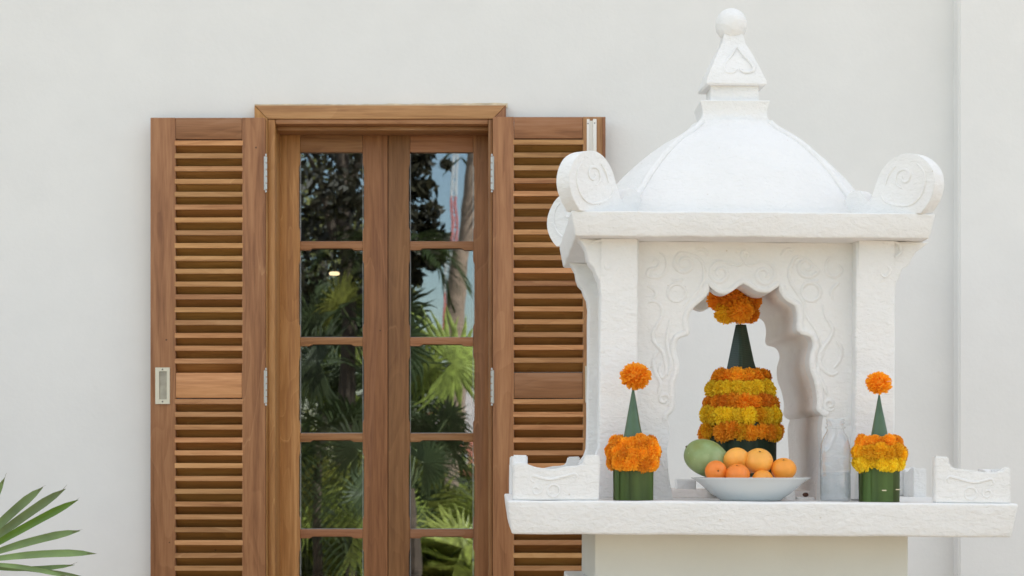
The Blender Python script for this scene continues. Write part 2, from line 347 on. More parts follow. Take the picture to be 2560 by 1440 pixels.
def lathe(bm, prof, cx=0, cy=0, cz=0, seg=32, wob=None):
    rings = []
    for (r, z) in prof:
        if r < 1e-6: rings.append([bm.verts.new((cx, cy, cz + z))])
        else:
            rings.append([bm.verts.new((cx + (r * (wob(a, z) if wob else 1)) * math.cos(a), cy + (r * (wob(a, z) if wob else 1)) * math.sin(a), cz + z)) for a in [2 * PI * k / seg for k in range(seg)]])
    for A, B in zip(rings, rings[1:]):
        if len(A) == 1 and len(B) == 1: continue
        for k in range(seg):
            k2 = (k + 1) % seg
            if len(A) == 1: bm.faces.new((A[0], B[k], B[k2]))
            elif len(B) == 1: bm.faces.new((A[k], A[k2], B[0]))
            else: bm.faces.new((A[k], A[k2], B[k2], B[k]))
    return bm

# ------------------------------------------------------------------ SETTING: ground, wall, room behind the window
YW = 7.20                                   # wall face
def ground():
    bm = bmesh.new()
    vs = [bm.verts.new(p) for p in ((-400, -600, 0), (400, -600, 0), (400, 300, 0), (-400, 300, 0))]; bm.faces.new(vs)
    m, n, b = nodes_of('lawn'); b.inputs['Roughness'].default_value = .95; lo = n.links.new
    t = N(n, 'ShaderNodeTexCoord'); a = N(n, 'ShaderNodeTexNoise', Scale=1.5, Detail=8.0); lo(t.outputs['Object'], a.inputs['Vector'])
    r = ramp(n, [(.3, (.030, .036, .014)), (.55, (.055, .06, .022)), (.75, (.09, .08, .04))]); lo(a.outputs['Fac'], r.inputs['Fac']); lo(r.outputs[0], b.inputs['Base Color'])
    tag(obj('ground', bm, m, smooth=0), 'short green lawn and bare earth in front of the house', kind='structure')
    bm = bx(-14, 16, -6.0, YW, -.05, .02)
    tag(obj('pavement', bm, simple('pale_stone_paving', (.47, .385, .30), rough=.8, var=.12, vscale=3, bump=.4, bscale=30), smooth=0), 'pale stone terrace at the foot of the wall', kind='structure')
ground()

WX0, WX1 = PX(672, 7.2), PX(1234, 7.2)         # rough opening
WZ0, WZ1 = .92, PZ(299, 7.2)
ZB = .92
XP = PX(2397, 7.11)                          # pier edge
def wall():
    bm = bmesh.new()
    xs = [-9, WX0, WX1, XP, 12]; zs = [0, WZ0, WZ1, 6.6]
    T = .24
    def q(a, b_, c, d): bm.faces.new([bm.verts.new(p) for p in (a, b_, c, d)])
    for i in range(3):
        for j in range(3):
            if i == 1 and j == 1: continue
            x0, x1, z0, z1 = xs[i], xs[i + 1], zs[j], zs[j + 1]
            q((x0, YW, z0), (x1, YW, z0), (x1, YW, z1), (x0, YW, z1))
    x1b = 12
    for (x0, x1, z0, z1) in ((-9, WX0, 0, 6.6), (WX1, x1b, 0, 6.6), (WX0, WX1, 0, WZ0), (WX0, WX1, WZ1, 6.6)):
        q((x0, YW + T, z0), (x1, YW + T, z0), (x1, YW + T, z1), (x0, YW + T, z1))
    q((WX0, YW, WZ0), (WX0, YW + T, WZ0), (WX0, YW + T, WZ1), (WX0, YW, WZ1)); q((WX1, YW, WZ0), (WX1, YW + T, WZ0), (WX1, YW + T, WZ1), (WX1, YW, WZ1))
    q((WX0, YW, WZ0), (WX1, YW, WZ0), (WX1, YW + T, WZ0), (WX0, YW + T, WZ0)); q((WX0, YW, WZ1), (WX1, YW, WZ1), (WX1, YW + T, WZ1), (WX0, YW + T, WZ1))
    q((-9, YW, 6.6), (12, YW, 6.6), (12, YW + T, 6.6), (-9, YW + T, 6.6)); q((-9, YW, 0), (-9, YW + T, 0), (-9, YW + T, 6.6), (-9, YW, 6.6))
    bmesh.ops.remove_doubles(bm, verts=bm.verts, dist=.0005)
    w = obj('wall', bm, M['wall'], smooth=0); tag(w, 'smooth off-white plastered house wall', kind='structure')
    # projecting pier with softly rounded arris
    bm = bmesh.new(); box(bm, XP, 12, 7.11, YW + .1, 0, 6.6)
    es = [e for e in bm.edges if all(abs(v.co.x - XP) < 1e-5 and abs(v.co.y - 7.11) < 1e-5 for v in e.verts)]
    bmesh.ops.bevel(bm, geom=es, offset=.006, segments=3, affect='EDGES')
    tag(obj('wall_pier', bm, M['wall'], smooth=40), 'off-white wall face standing forward at the right edge', kind='structure')
wall()

def room():
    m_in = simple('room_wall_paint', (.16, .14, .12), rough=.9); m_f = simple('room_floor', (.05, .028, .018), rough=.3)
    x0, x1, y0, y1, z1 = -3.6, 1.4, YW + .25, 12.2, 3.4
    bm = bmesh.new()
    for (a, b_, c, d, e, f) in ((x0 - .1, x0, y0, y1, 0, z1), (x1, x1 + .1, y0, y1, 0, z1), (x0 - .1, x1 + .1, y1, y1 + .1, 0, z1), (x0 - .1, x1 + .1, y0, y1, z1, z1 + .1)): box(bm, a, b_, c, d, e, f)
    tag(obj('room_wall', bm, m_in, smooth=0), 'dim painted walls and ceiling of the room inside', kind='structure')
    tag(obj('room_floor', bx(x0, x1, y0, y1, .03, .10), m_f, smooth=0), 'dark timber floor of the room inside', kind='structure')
    # lit ceiling lamp seen through the glass
    Yl = 10.2; x, z = PX(836, Yl), PZ(684, Yl)
    t = thing('ceiling_lamp', (x, Yl, z), 'small round lit ceiling lamp seen through the upper left panes', 'lamp')
    m, n, b = nodes_of('lamp_glow'); b.inputs['Emission Color'].default_value = (1, .76, .42, 1); b.inputs['Emission Strength'].default_value = .9; b.inputs['Base Color'].default_value = (.9, .85, .7, 1)
    bm = bmesh.new(); lathe(bm, [(0, -.009), (.018, -.008), (.024, -.005), (.025, .003), (.018, .008), (0, .008)], seg=20); obj('diffuser', bm, m, t)
    bm = bmesh.new(); lathe(bm, [(.006, .010), (.006, z1 - z)], seg=8); obj('stem', bm, simple('lamp_stem', (.08, .07, .06)), t)
    # low sideboard with a picture frame
    Ys = 10.6; t = thing('sideboard', (PX(850, Ys), Ys, .10), 'low dark sideboard behind the lowest left panes', 'cabinet')
    mw = simple('dark_cabinet_wood', (.07, .035, .02), rough=.4, var=.3)
    obj('cabinet_body', bx(-.55, .55, -.22, .22, .06, .92, bev=.006), mw, t)
    for i in (-1, 1): pobj('door', bx(i * .27 - .25, i * .27 + .25, -.238, -.222, .12, .86, bev=.004), mw, t)
    for i in (-1, 1): pobj('leg', bx(i * .48 - .03, i * .48 + .03, -.18, .18, 0, .058), mw, t)
    Yf = 10.65; t = thing('picture_frame', (PX(855, Yf), Yf, 1.022), 'small dark picture frame standing on the sideboard', 'picture frame')
    bm = bmesh.new()
    for a in ((-.12, .12, -.01, .01, 0, .02), (-.12, .12, -.01, .01, .18, .2), (-.12, -.1, -.01, .01, .02, .18), (.1, .12, -.01, .01, .02, .18)): box(bm, *a)
    obj('frame', bm, simple('frame_black', (.02, .015, .012)), t); obj('print', bx(-.1, .1, -.004, .004, .02, .18), simple('faded_print', (.16, .12, .09), var=.5, vscale=14), t)
room()

# ------------------------------------------------------------------ WINDOW
YC, YS_, YD, YG = 7.165, 7.128, 7.330, 7.349     # casing face, shutter face, sash face, glass
k_c, k_s, k_d = YC / FPX, YS_ / FPX, YD / FPX
def window():
    w = thing('window', (PX(950, YC), YC, ZB), 'tall teak double sash window with small panes between open louvred shutters', 'window')
    ox, oy, oz = w.location
    def B(x0, x1, y0, y1, z0, z1, bev=.002): return bx(x0 - ox, x1 - ox, y0 - oy, y1 - oy, z0 - oz, z1 - oz, bev=bev)
    xl, xr = PX(636, YC), PX(1265, YC); il, ir = PX(681, YC), PX(1230, YC); zt, zi = PZ(263, YC), PZ(297, YC)
    # head casing with mitred ends over side casings
    def mitre(poly, nm, mat):
        bm = prism([(a - ox, c - oz) for a, c in poly], YC - oy, YW - .001 - oy, bev=.0025); return pobj(nm, bm, mat, w)
    cw = .058
    mitre([(xl, zt), (xr, zt), (xr - cw * .75, zi), (xl + cw * .75, zi)], 'casing_head', M['head'])
    mitre([(xl, zt - .0008), (xl + cw * .75, zi - .001), (xl + cw * .75, ZB), (xl, ZB)], 'casing_side', M['jamb'])
    mitre([(xr, zt - .0008), (xr, ZB), (xr - cw * .75, ZB), (xr - cw * .75, zi - .001)], 'casing_side', M['wood_z'])
    # jamb lining in two steps
    s1 = xl + cw * .75 + .0005; e1 = xr - cw * .75 - .0005; z1 = zi - .0005
    JT = .024
    pobj('jamb', B(s1, s1 + JT, YC + .004, YG + .05, ZB, z1, .004), M['jamb'], w)
    pobj('jamb', B(e1 - JT * .62, e1, YC + .004, YG + .05, ZB, z1, .004), M['wood_z'], w)
    pobj('jamb_head', B(s1 + JT + .0005, e1 - JT * .62 - .0005, YC + .006, YG + .05, z1 - .016, z1, .003), M['wood_x'], w)
    pobj('stop_head', B(s1 + JT + .0005, e1 - JT * .62 - .0005, YC + .05, YD - .006, z1 - .030, z1 - .0165, .002), M['wood_x'], w)
    pobj('sill', B(xl - .01, xr + .01, YC - .03, YG + .05, ZB - .045, ZB - .001, .004), M['wood_x'], w)
    # two sashes
    for si, (a0, p0, p1, a1, jm) in enumerate(((697, 750, 907, 969.2, 'jamb'), (970.8, 1025, 1183, 1237, 'door_z'))):
        ztop = PZ(322, YD); mids = [(383, 603), (625, 843), (865, 1083), (1105, 1323), (1346, 1564)]
        zb = ZB + .004
        X = lambda p: PX(p, YD) - ox
        sash = thing('sash', (PX((a0 + a1) / 2, YD), YD, zb), None, None); sash.parent = w; sash.location = Vector((PX((a0 + a1) / 2, YD), YD, zb)) - w.location
        sx, sy, sz = sash.location
        def SB(x0, x1, y0, y1, z0, z1, bev=.0025): return bx(x0 - sx, x1 - sx, y0 - sy, y1 - sy, z0 - sz, z1 - sz, bev=bev)
        yf, yb = YD - oy, YD + .038 - oy
        Zl = lambda p: PZ(p, YD) - oz
        # stiles have stopped chamfers beside each pane
        def stile(x0, x1, inner, mat):
            pts = []
            xin = x1 if inner > 0 else x0; xout = x0 if inner > 0 else x1
            pts.append((xin, Zl(322)))
            for (t, b_) in mids:
                h = b_ - t
                for f, o in ((.12, 0), (.16, 3), (.84, 3), (.88, 0)): pts.append((xin - inner * o * k_d, Zl(t + h * f)))
            pts += [(xin, zb - oz), (xout, zb - oz), (xout, Zl(322))]
            pobj('stile', prism([(a - sx, c - sz) for a, c in pts], yf - sy, yb - sy, bev=.0012), mat, sash)
        stile(X(a0), X(p0), 1, M[jm] if jm == 'jamb' else M['door_z']); stile(X(p1), X(a1), -1, M['door_z'])
        pobj('top_rail', SB(X(p0) + .0004, X(p1) - .0004, yf + .0007, yb, Zl(380), Zl(322)), M['wood_x'], sash)
        zlast = Zl(1564)
        pobj('bottom_rail', SB(X(p0) + .0004, X(p1) - .0004, yf + .0007, yb, zb - oz, zlast), M['wood_x'], sash)
        for i in range(4):
            t, b_ = mids[i][1], mids[i + 1][0]
            x0, x1 = X(p0) + .0004, X(p1) - .0004; wdt = x1 - x0
            poly = [(x0, Zl(t)), (x1, Zl(t)), (x1, Zl(b_)), (x0 + wdt * .86, Zl(b_)), (x0 + wdt * .81, Zl(b_ - 4.5)), (x0 + wdt * .20, Zl(b_ - 4.5)), (x0 + wdt * .15, Zl(b_)), (x0, Zl(b_))]
            pobj('muntin', prism([(a - sx, c - sz) for a, c in poly], yf + .0012 - sy, yb - sy, bev=.0012), M['wood_x'], sash)
        for i, (t, b_) in enumerate(mids):
            g = bmesh.new(); vs = [g.verts.new(p) for p in ((X(p0) - .004 - sx, YG - oy - sy, Zl(b_) - .004 - sz), (X(p1) + .004 - sx, YG - oy - sy, Zl(b_) - .004 - sz), (X(p1) + .004 - sx, YG - oy - sy, Zl(t) + .004 - sz), (X(p0) - .004 - sx, YG - oy - sy, Zl(t) + .004 - sz))]
            g.faces.new(vs); bmesh.ops.solidify(g, geom=list(g.faces), thickness=-.003)
            for f in [f for f in g.faces if f.calc_center_median().y > YG - oy - sy + .001]: pass
            gl = pobj('pane', g, M['glass'], sash, smooth=0)
            gl.rotation_euler = (random.uniform(-.0012, .0012), 0, random.uniform(-.0012, .0012))
            bd = bmesh.new()
            for a in ((X(p0), X(p0) + .0016, Zl(b_), Zl(t)), (X(p1) - .0016, X(p1), Zl(b_), Zl(t)), (X(p0), X(p1), Zl(b_), Zl(b_) + .0016)):
                box(bd, a[0] - sx, a[1] - sx, YG - .003 - oy - sy, YG - .0005 - oy - sy, a[2] - sz, a[3] - sz)
            pobj('sealant_bead', bd, MSEAL, sash, smooth=0)
    # pale filler smeared on the wall above the casing
    bm = bmesh.new(); n = 60; rows = []
    for i in range(n + 1):
        x = xl - .003 + (xr - xl + .008) * i / n
        h = .0085 + .006 * max(0, noise.noise(Vector((x * 14, 0, 3)))) + (.010 * max(0, (i / n - .55)) if i / n < .97 else .003) + .002 * noise.noise(Vector((x * 60, 4, 1)))
        rows.append((x, zt + max(.0012, h)))
    for (xa, za), (xb, zb2) in zip(rows, rows[1:]):
        bm.faces.new([bm.verts.new(p) for p in ((xa - ox, YW - .0025 - oy, zt - .004 - oz), (xb - ox, YW - .0025 - oy, zt - .004 - oz), (xb - ox, YW - .0025 - oy, zb2 - oz), (xa - ox, YW - .0025 - oy, za - oz))])
    bmesh.ops.remove_doubles(bm, verts=bm.verts, dist=.0001); bmesh.ops.solidify(bm, geom=list(bm.faces), thickness=-.0018)
    pobj('wall_filler', bm, simple('ochre_filler', (.66, .56, .40), rough=.9, var=.2, vscale=30), w)
MSEAL = simple('pale_sealant', (.42, .44, .46), rough=.5)
window()

def slat_mesh(width, ext):
    """louvre: square nose at the front, blade falling back and down"""
    bm = bmesh.new(); h = .0165; hw = width / 2
    prof = [(-.0012, h / 2), (-.0012, -h / 2), (.003, -h / 2), (.030, -.034), (.033, -.026), (.006, h / 2)]
    def ext_prof(pts, x0, x1):
        a = [bm.verts.new((x0, y, z)) for y, z in pts]; b_ = [bm.verts.new((x1, y, z)) for y, z in pts]
        bm.faces.new(a); bm.faces.new(b_[::-1])
        for i in range(len(pts)): bm.faces.new((a[i], b_[i], b_[(i + 1) % len(pts)], a[(i + 1) % len(pts)]))
    ext_prof([(-.0012, h / 2), (-.0012, -h / 2), (.0085, -h / 2), (.0085, h / 2)], -hw - ext, hw + ext)
    ext_prof([(.0086, h / 2 - .0004), (.0086, -h / 2 + .0012), (.0322, -.0370), (.0335, -.0290)], -hw, hw)
    bmesh.ops.recalc_face_normals(bm, faces=bm.faces)
    es = [e for e in bm.edges if e.calc_length() > width and e.verts[0].co.y < 0]
    bmesh.ops.bevel(bm, geom=es, offset=.0012, segments=2, affect='EDGES')
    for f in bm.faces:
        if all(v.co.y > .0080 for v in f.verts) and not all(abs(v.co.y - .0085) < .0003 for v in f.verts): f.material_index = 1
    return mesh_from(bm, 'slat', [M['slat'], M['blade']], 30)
def shutter(x0, s0, s1, x1, top, panel0, panel1, label, side):
    """x0..x1 outer edges, s0..s1 louvre bay, in photo columns at the shutter face"""
    t = thing('shutter', (PX((x0 + x1) / 2, YS_), YS_, ZB - .03), label, 'shutter', 'louvred teak shutters either side of the window')
    ox, oy, oz = t.location
    X = lambda p: PX(p, YS_) - ox; Z = lambda p: PZ(p, YS_) - oz
    TH = .034
    def B(a, b_, y0, y1, z0, z1, bev=.002): return bx(a, b_, y0, y1, z0, z1, bev=bev)
    mat = M['wood_z']
    pobj('stile', B(X(x0), X(s0), 0, TH, 0, Z(top)), mat, t); pobj('stile', B(X(s1), X(x1), 0, TH, 0, Z(top)), mat, t)
    pobj('top_rail', B(X(s0) + .0004, X(s1) - .0004, .0006, TH, Z(top + 54), Z(top) - .0004), M['wood_x'], t)
    pobj('middle_rail', B(X(s0) + .0004, X(s1) - .0004, .0012, TH, Z(panel1), Z(panel0)), M['wood_x'] if side > 0 else M['slat'], t)
    pobj('bottom_rail', B(X(s0) + .0004, X(s1) - .0004, .0006, TH, 0, Z(1570)), M['wood_x'], t)
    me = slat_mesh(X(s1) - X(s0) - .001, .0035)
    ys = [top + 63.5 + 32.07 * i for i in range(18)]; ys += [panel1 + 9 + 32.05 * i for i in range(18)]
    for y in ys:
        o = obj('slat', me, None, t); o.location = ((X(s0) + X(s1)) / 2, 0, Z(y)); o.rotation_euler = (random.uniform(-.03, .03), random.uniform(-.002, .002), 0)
    # backing rebate so light does not leak past the last blades
    # hinges on the window side
    hx = X(x1) if side < 0 else X(x0)
    for (ya, yb) in ((391, 475), (926, 1008), (1461, 1543)):
        bm = bmesh.new(); zc = (Z(ya) + Z(yb)) / 2; hh = (Z(ya) - Z(yb)) / 2
        sg = 1 if side < 0 else -1
        for k in range(5):
            z0 = zc - hh + k * 2 * hh / 5
            lathe(bm, [(0, z0 + .0016), (.0042, z0 + .0016), (.0042, z0 + 2 * hh / 5 - .0016), (0, z0 + 2 * hh / 5 - .0016)], cx=hx + sg * .003, cy=-.003, seg=10)
        for k in (-1, 1): lathe(bm, [(0, 0), (.0032, .001), (.0036, .004), (.002, .008), (0, .009)], cx=hx + sg * .003, cy=-.003, cz=zc + (hh if k > 0 else -hh - .009), seg=10)
        box(bm, min(hx - sg * .004, hx + sg * .002), max(hx - sg * .004, hx + sg * .002), -.0015, .0012, zc - hh, zc + hh)
        pobj('hinge', bm, M['steel'], t)
    return t, X, Z
t, X, Z = shutter(376, 439, 605, 663, 294, 932, 995, 'left louvred teak shutter with a metal flush pull, folded back on the wall', -1)
def flush_pull(t, xa, xb, za, zb):
    fr = bmesh.new(); w = (xb - xa); r0 = w * .27; 
    ix0, ix1, iz0, iz1 = xa + r0, xb - r0 * .75, zb + w * .32, za - w * .26
    for a in ((xa, xb, iz1, za), (xa, xb, zb, iz0), (xa, ix0, iz0, iz1), (ix1, xb, iz0, iz1)): box(fr, a[0], a[1], -.0065, -.0002, a[2], a[3])
    # dished bottom
    pl = pobj('flush_pull', fr, M['chrome'], t, smooth=0)
    sub(pl, 'recess', bx(ix0 + .0002, ix1 - .0002, -.0014, -.0003, iz0 + .0002, iz1 - .0002, bev=0), M['dish'], smooth=0)
    for z in ((za + iz1) / 2, (zb + iz0) / 2):
        s = bmesh.new(); bmesh.ops.create_uvsphere(s, u_segments=8, v_segments=5, radius=.0028)
        for v in s.verts: v.co = Vector((v.co.x, v.co.y * .35, v.co.z)) + Vector(((xa + xb) / 2, -.0065, z))
        sub(pl, 'screw', s, M['screw'])
# cut for the pull is avoided: the pull sits in a small proud box let through the stile face
flush_pull(t, X(389), X(425), Z(919), Z(1010))
t, X, Z = shutter(1232, 1285, 1457, 1514, 292, 932, 995, 'right louvred teak shutter with a pale latch bar, partly hidden by the shrine', 1)
bm = bmesh.new(); box(bm, X(1467), X(1474), -.003, .0, Z(420), Z(298), bev=.0006); box(bm, X(1474.2), X(1482), -.0012, .0, Z(420), Z(302), bev=0); box(bm, X(1482.2), X(1491), -.013, .0, Z(420), Z(299), bev=.0006)
lb = pobj('latch_bar', bm, M['alu'], t, smooth=30)
for px in (1470, 1486.5):
    s = bmesh.new(); bmesh.ops.create_uvsphere(s, u_segments=8, v_segments=5, radius=.0022)
    for v in s.verts: v.co = Vector((v.co.x, v.co.y * .4, v.co.z)) + Vector((X(px), -.003 if px < 1475 else -.013, Z(309)))
    sub(lb, 'screw', s, M['screw'])
flush_pull(t, X(1463), X(1499), Z(915), Z(1006))
pobj('edge_bead', bx(X(1506.5), X(1512.5), -.004, .0, .01, Z(292) - .002, bev=.001), M['wood_z'], t)

# ------------------------------------------------------------------ SHRINE
CX, CY, ZS = .575, 5.59, 1.462                # centre of the shelf, its top height
ROLL, YAW = math.radians(.40), math.radians(.55)
Rm = Matrix.Rotation(YAW, 3, 'Z') @ Matrix.Rotation(ROLL, 3, 'Y')
pivot = Vector((CX, CY, ZS)); root_loc = pivot - Rm @ Vector((0, 0, ZS))
sh = thing('shrine', root_loc, 'white plaster spirit house on a square pedestal with domed roof and scalloped arch', 'shrine', rot=Rm.to_euler())
def W2L(x, y, z): return (x - CX, y - CY, z)     # (small tilt ignored when reading positions off the photo)
def LX(px, Y): return PX(px, Y) - CX
def LZ(py, Y): return PZ(py, Y)
def on_shelf(x, y): 
    v = pivot + Rm @ Vector((x - CX, y - CY, 0)); return v.z
# pedestal and plinth
pobj('plinth', rbox(-.425, .425, -.425, .425, 0, 1.25, amp=.001, cut=.12), M['white'], sh)
bm = rbox(-.378, .378, -.378, .378, 1.2505, 1.383, amp=.0008, cut=.06); pobj('pedestal', bm, M['ped'], sh)
# shelf
bm = rbox(-.592, .592, -.592, .592, 1.3835, ZS, bev=.006, amp=.0022, seed=3, cut=.03, taper=.011); pobj('shelf', bm, M['white'], sh)
# corner parapets : L shaped, high at the inner ends, dipping to the corner
def parapet_piece(mir, horiz_x, seed):
    """returns bm in local coords of corner at (-.585,-.585); one arm along +x (or +y)"""
    k = .000936
    prof = [(0, 0), (0, 89), (12, 91), (20, 82), (38, 77), (70, 77), (106, 84), (140, 88), (151, 97), (155, 116), (189, 116), (189, 0)] if mir > 0 else [(0, 0), (0, 90), (14, 92), (34, 90), (55, 82), (79, 78), (103, 77), (129, 84), (160, 86), (173, 92), (178, 114), (214, 114), (212, 0)]
    _ = [(0, 0), (0, 84), (8, 88), (18, 84), (36, 82), (60, 72), (84, 68), (108, 72), (130, 83), (152, 85), (165, 92), (172, 100), (176, 114), (214, 114), (212, 0)]
    hi = [(p[0] * k, p[1] * k + .001) for p in prof]
    return hi
hi = parapet_piece(0, 0, 0)
from_corner = .578; th = .036
def scroll_tube(bm, pts2, place, r, flat=.6, axis=(0, 1, 0), seg=6):
    pts = smooth_poly(pts2, 4); n = len(pts)
    tube(bm, [place(a, c) for a, c in pts], [r * (.35 + .65 * math.sin(PI * min(1, (i + .6) / n)) ** .5) for i in range(n)], seg=seg, flat=flat, flat_axis=axis)
ci = 0
for sx in (-1, 1):
    for sy in (-1, 1):
        ci += 1; hi = parapet_piece(sx, 0, 0)
        poly = [(sx * (-from_corner + a) * -1 if False else sx * (from_corner - a), z) for a, z in hi]
        ya, yb = sorted((sy * from_corner, sy * (from_corner - th)))
        bm = prism(poly, ya, yb); bmesh.ops.bevel(bm, geom=[e for e in bm.edges], offset=.003, segments=2, affect='EDGES', clamp_overlap=True)
        for v in bm.verts: v.co.z += ZS - .001
        bmesh.ops.triangulate(bm, faces=[f for f in bm.faces if len(f.verts) > 4])
        rough_up(bm, .0016, seed=ci, cut=.03, freq=16)
        pr = pobj('parapet', bm, M['white'], sh, smooth=50)
        # side arm
        hi2 = [(max(a, 0), z) for a, z in hi]
        hi2 = [(a, min(z, .082) if sx > 0 else z) for a, z in hi2]; poly = [(sy * (from_corner - th - .0006 - a * .82), z - .0012) for a, z in hi2]
        xa, xb = sorted((sx * from_corner, sx * (from_corner - th)))
        bm = prism(poly, xa, xb, axis='x'); bmesh.ops.bevel(bm, geom=[e for e in bm.edges], offset=.003, segments=2, affect='EDGES', clamp_overlap=True)
        for v in bm.verts: v.co.z += ZS - .001
        bmesh.ops.triangulate(bm, faces=[f for f in bm.faces if len(f.verts) > 4])
        rough_up(bm, .0016, seed=ci + 9, cut=.03, freq=16)
        pobj('parapet', bm, M['white'], sh, smooth=50)
        if sy < 0:
            k = .000936; yf = -from_corner - .0005
            pl = lambda a, c: (sx * (from_corner - a * k), yf, ZS + c * k)
            bm = bmesh.new(); scroll_tube(bm, [(52, 44), (44, 50), (48, 60), (60, 58), (90, 52), (120, 58), (150, 66), (158, 60), (154, 50)], pl, .0034)
            sub(pr, 'scroll_relief', bm, M['white'])
            bm = bmesh.new(); scroll_tube(bm, [(100 + 15 * math.cos(a) , 24 + 15 * math.sin(a)) for a in [i * .55 for i in range(13)]], pl, .0028); sub(pr, 'rosette_relief', bm, M['white'])
            bm = bmesh.new(); scroll_tube(bm, [(58 + (4 + i) * math.cos(i * .7), 26 + (4 + i) * math.sin(i * .7)) for i in range(11)], pl, .0026); sub(pr, 'curl_relief', bm, M['white'])

# house : four pilasters with winged brackets
Yh = 5.232 ; hcx = -.012; hw = .358
ZT = LZ(597, 5.2)                # underside of the cornice
kf = 5.232 / FPX
def pil_poly(sgn):
    """front elevation of a pilaster with its outward wing, x measured from house centre"""
    pts = [(1428, 597), (1437, 600), (1446, 608), (1456, 625), (1460, 645), (1465, 660), (1476, 672), (1481, 688), (1489, 703), (1493, 730), (1493, 1000), (1492, 1120), (1485, 1140), (1472, 1156), (1466, 1175), (1470, 1200), (1480, 1225), (1488, 1247), (1588, 1247), (1588, 597)]
    pts2 = [(2317, 600), (2302, 613), (2284, 627), (2272, 645), (2265, 660), (2248, 672), (2243, 690), (2234, 705), (2232, 735), (2232, 1000), (2232, 1247), (2133, 1247), (2133, 600)]
    src = pts if sgn < 0 else pts2
    return [(LX(a, Yh), LZ(b_, Yh)) for a, b_ in src]
for sy in (-1, 1):
    for sgn in (-1, 1):
        poly = pil_poly(sgn); poly = [(x, max(min(z, ZT), ZS - .001)) for x, z in poly]
        y0 = sy * .358
        ya, yb = sorted((y0, sy * (.358 - .092)))
        bm = prism(poly, ya, yb, bev=.004); bmesh.ops.triangulate(bm, faces=[f for f in bm.faces if len(f.verts) > 4]); rough_up(bm, .0018, seed=20 + sgn + sy * 3, cut=.045, freq=11)
        pr = pobj('pilaster', bm, M['white'], sh, smooth=50)
        # wing to the side of the shrine (front to back direction)
        pr_w = [(1493, 735), (1489, 703), (1481, 688), (1476, 672), (1465, 660), (1460, 645), (1456, 625), (1446, 608), (1428, 597)]
        xo = hcx + sgn * .358
        xa, xb = sorted((xo, xo - sgn * .092))
        poly = [(sy * (.358 + (1493 - a) * kf), min(LZ(b_, Yh), ZT)) for a, b_ in pr_w] + [(sy * .3575, ZT), (sy * .3575, LZ(735, Yh))]
        # only a shallow wing in front so the pilaster face stays plain; full at the sides
        poly = [(sy * (.358 + (abs(a) - .358) * (.15 if sy < 0 else 1)), c) for a, c in poly[:-2]] + [(sy * .35, ZT), (sy * .35, LZ(735, Yh))]
        bm = prism(poly, xa + .003, xb - .003, axis='x'); pobj('bracket', bm, M['white'], sh, smooth=50)
        if sy < 0:
            # carved S scroll on the wing
            f = 1 if sgn < 0 else -1
            base = 1500 if sgn < 0 else 2210
            def pl(a, c): return (LX(base + f * a, Yh), -.3605, LZ(c, Yh))
            bm = bmesh.new(); scroll_tube(bm, [(-30, 612), (-5, 604), (10, 622), (12, 645), (4, 662), (10, 676), (20, 668)] if sgn < 0 else [(-20, 640), (-34, 628), (-28, 606), (0, 606), (14, 626), (10, 650), (-8, 672), (4, 690), (16, 682)], pl, .0042, flat=.55)
            sub(pr, 'scroll_relief', bm, M['white'])
# side walls and deep arch block
arch_r = [(1852, 709), (1866, 716), (1884, 727), (1902, 732), (1918, 730), (1930, 722), (1941, 714), (1942, 728), (1954, 745), (1974, 758), (1983, 770), (1987, 793), (1985, 815), (1990, 828), (2010, 833), (2022, 844), (2026, 862), (2020, 885), (2018, 902), (2020, 925), (2029, 948), (2036, 975), (2039, 1000), (2037, 1020), (2044, 1030), (2056, 1036), (2052, 1050), (2050, 1075), (2052, 1110), (2054, 1160), (2052, 1205), (2050, 1250)]
arch_l = [(1852, 709), (1838, 716), (1824, 728), (1806, 736), (1788, 733), (1776, 724), (1766, 713), (1766, 728), (1756, 744), (1738, 760), (1722, 778), (1716, 800), (1718, 820), (1720, 834), (1706, 838), (1692, 848), (1686, 866), (1688, 890), (1694, 912), (1692, 935), (1684, 958), (1682, 985), (1684, 1010), (1680, 1028), (1668, 1040), (1666, 1052), (1671, 1075), (1668, 1100), (1664, 1120), (1666, 1165), (1672, 1210), (1679, 1250)]
Ya = 5.287
def arch_poly():
    sr = smooth_poly(arch_r, 3, sharp=(0, 6, 26 - 1)); sl = smooth_poly(arch_l, 3, sharp=(0, 6, 13, 25))
    pts = [(LX(a, Ya), LZ(c, Ya)) for a, c in sl[::-1]] + [(LX(a, Ya), LZ(c, Ya)) for a, c in sr[1:]]
    zb = ZS - .001
    pts = [(x, max(z, zb)) for x, z in pts]; pts[0] = (pts[0][0], zb); pts[-1] = (pts[-1][0], zb)
    L0, R0 = LX(1588, Ya) - .05, LX(2133, Ya) + .05
    return [(L0, zb)] + pts + [(R0, zb), (R0, ZT), (L0, ZT)]
poly = arch_poly()
y0, y1 = Ya - CY, .303
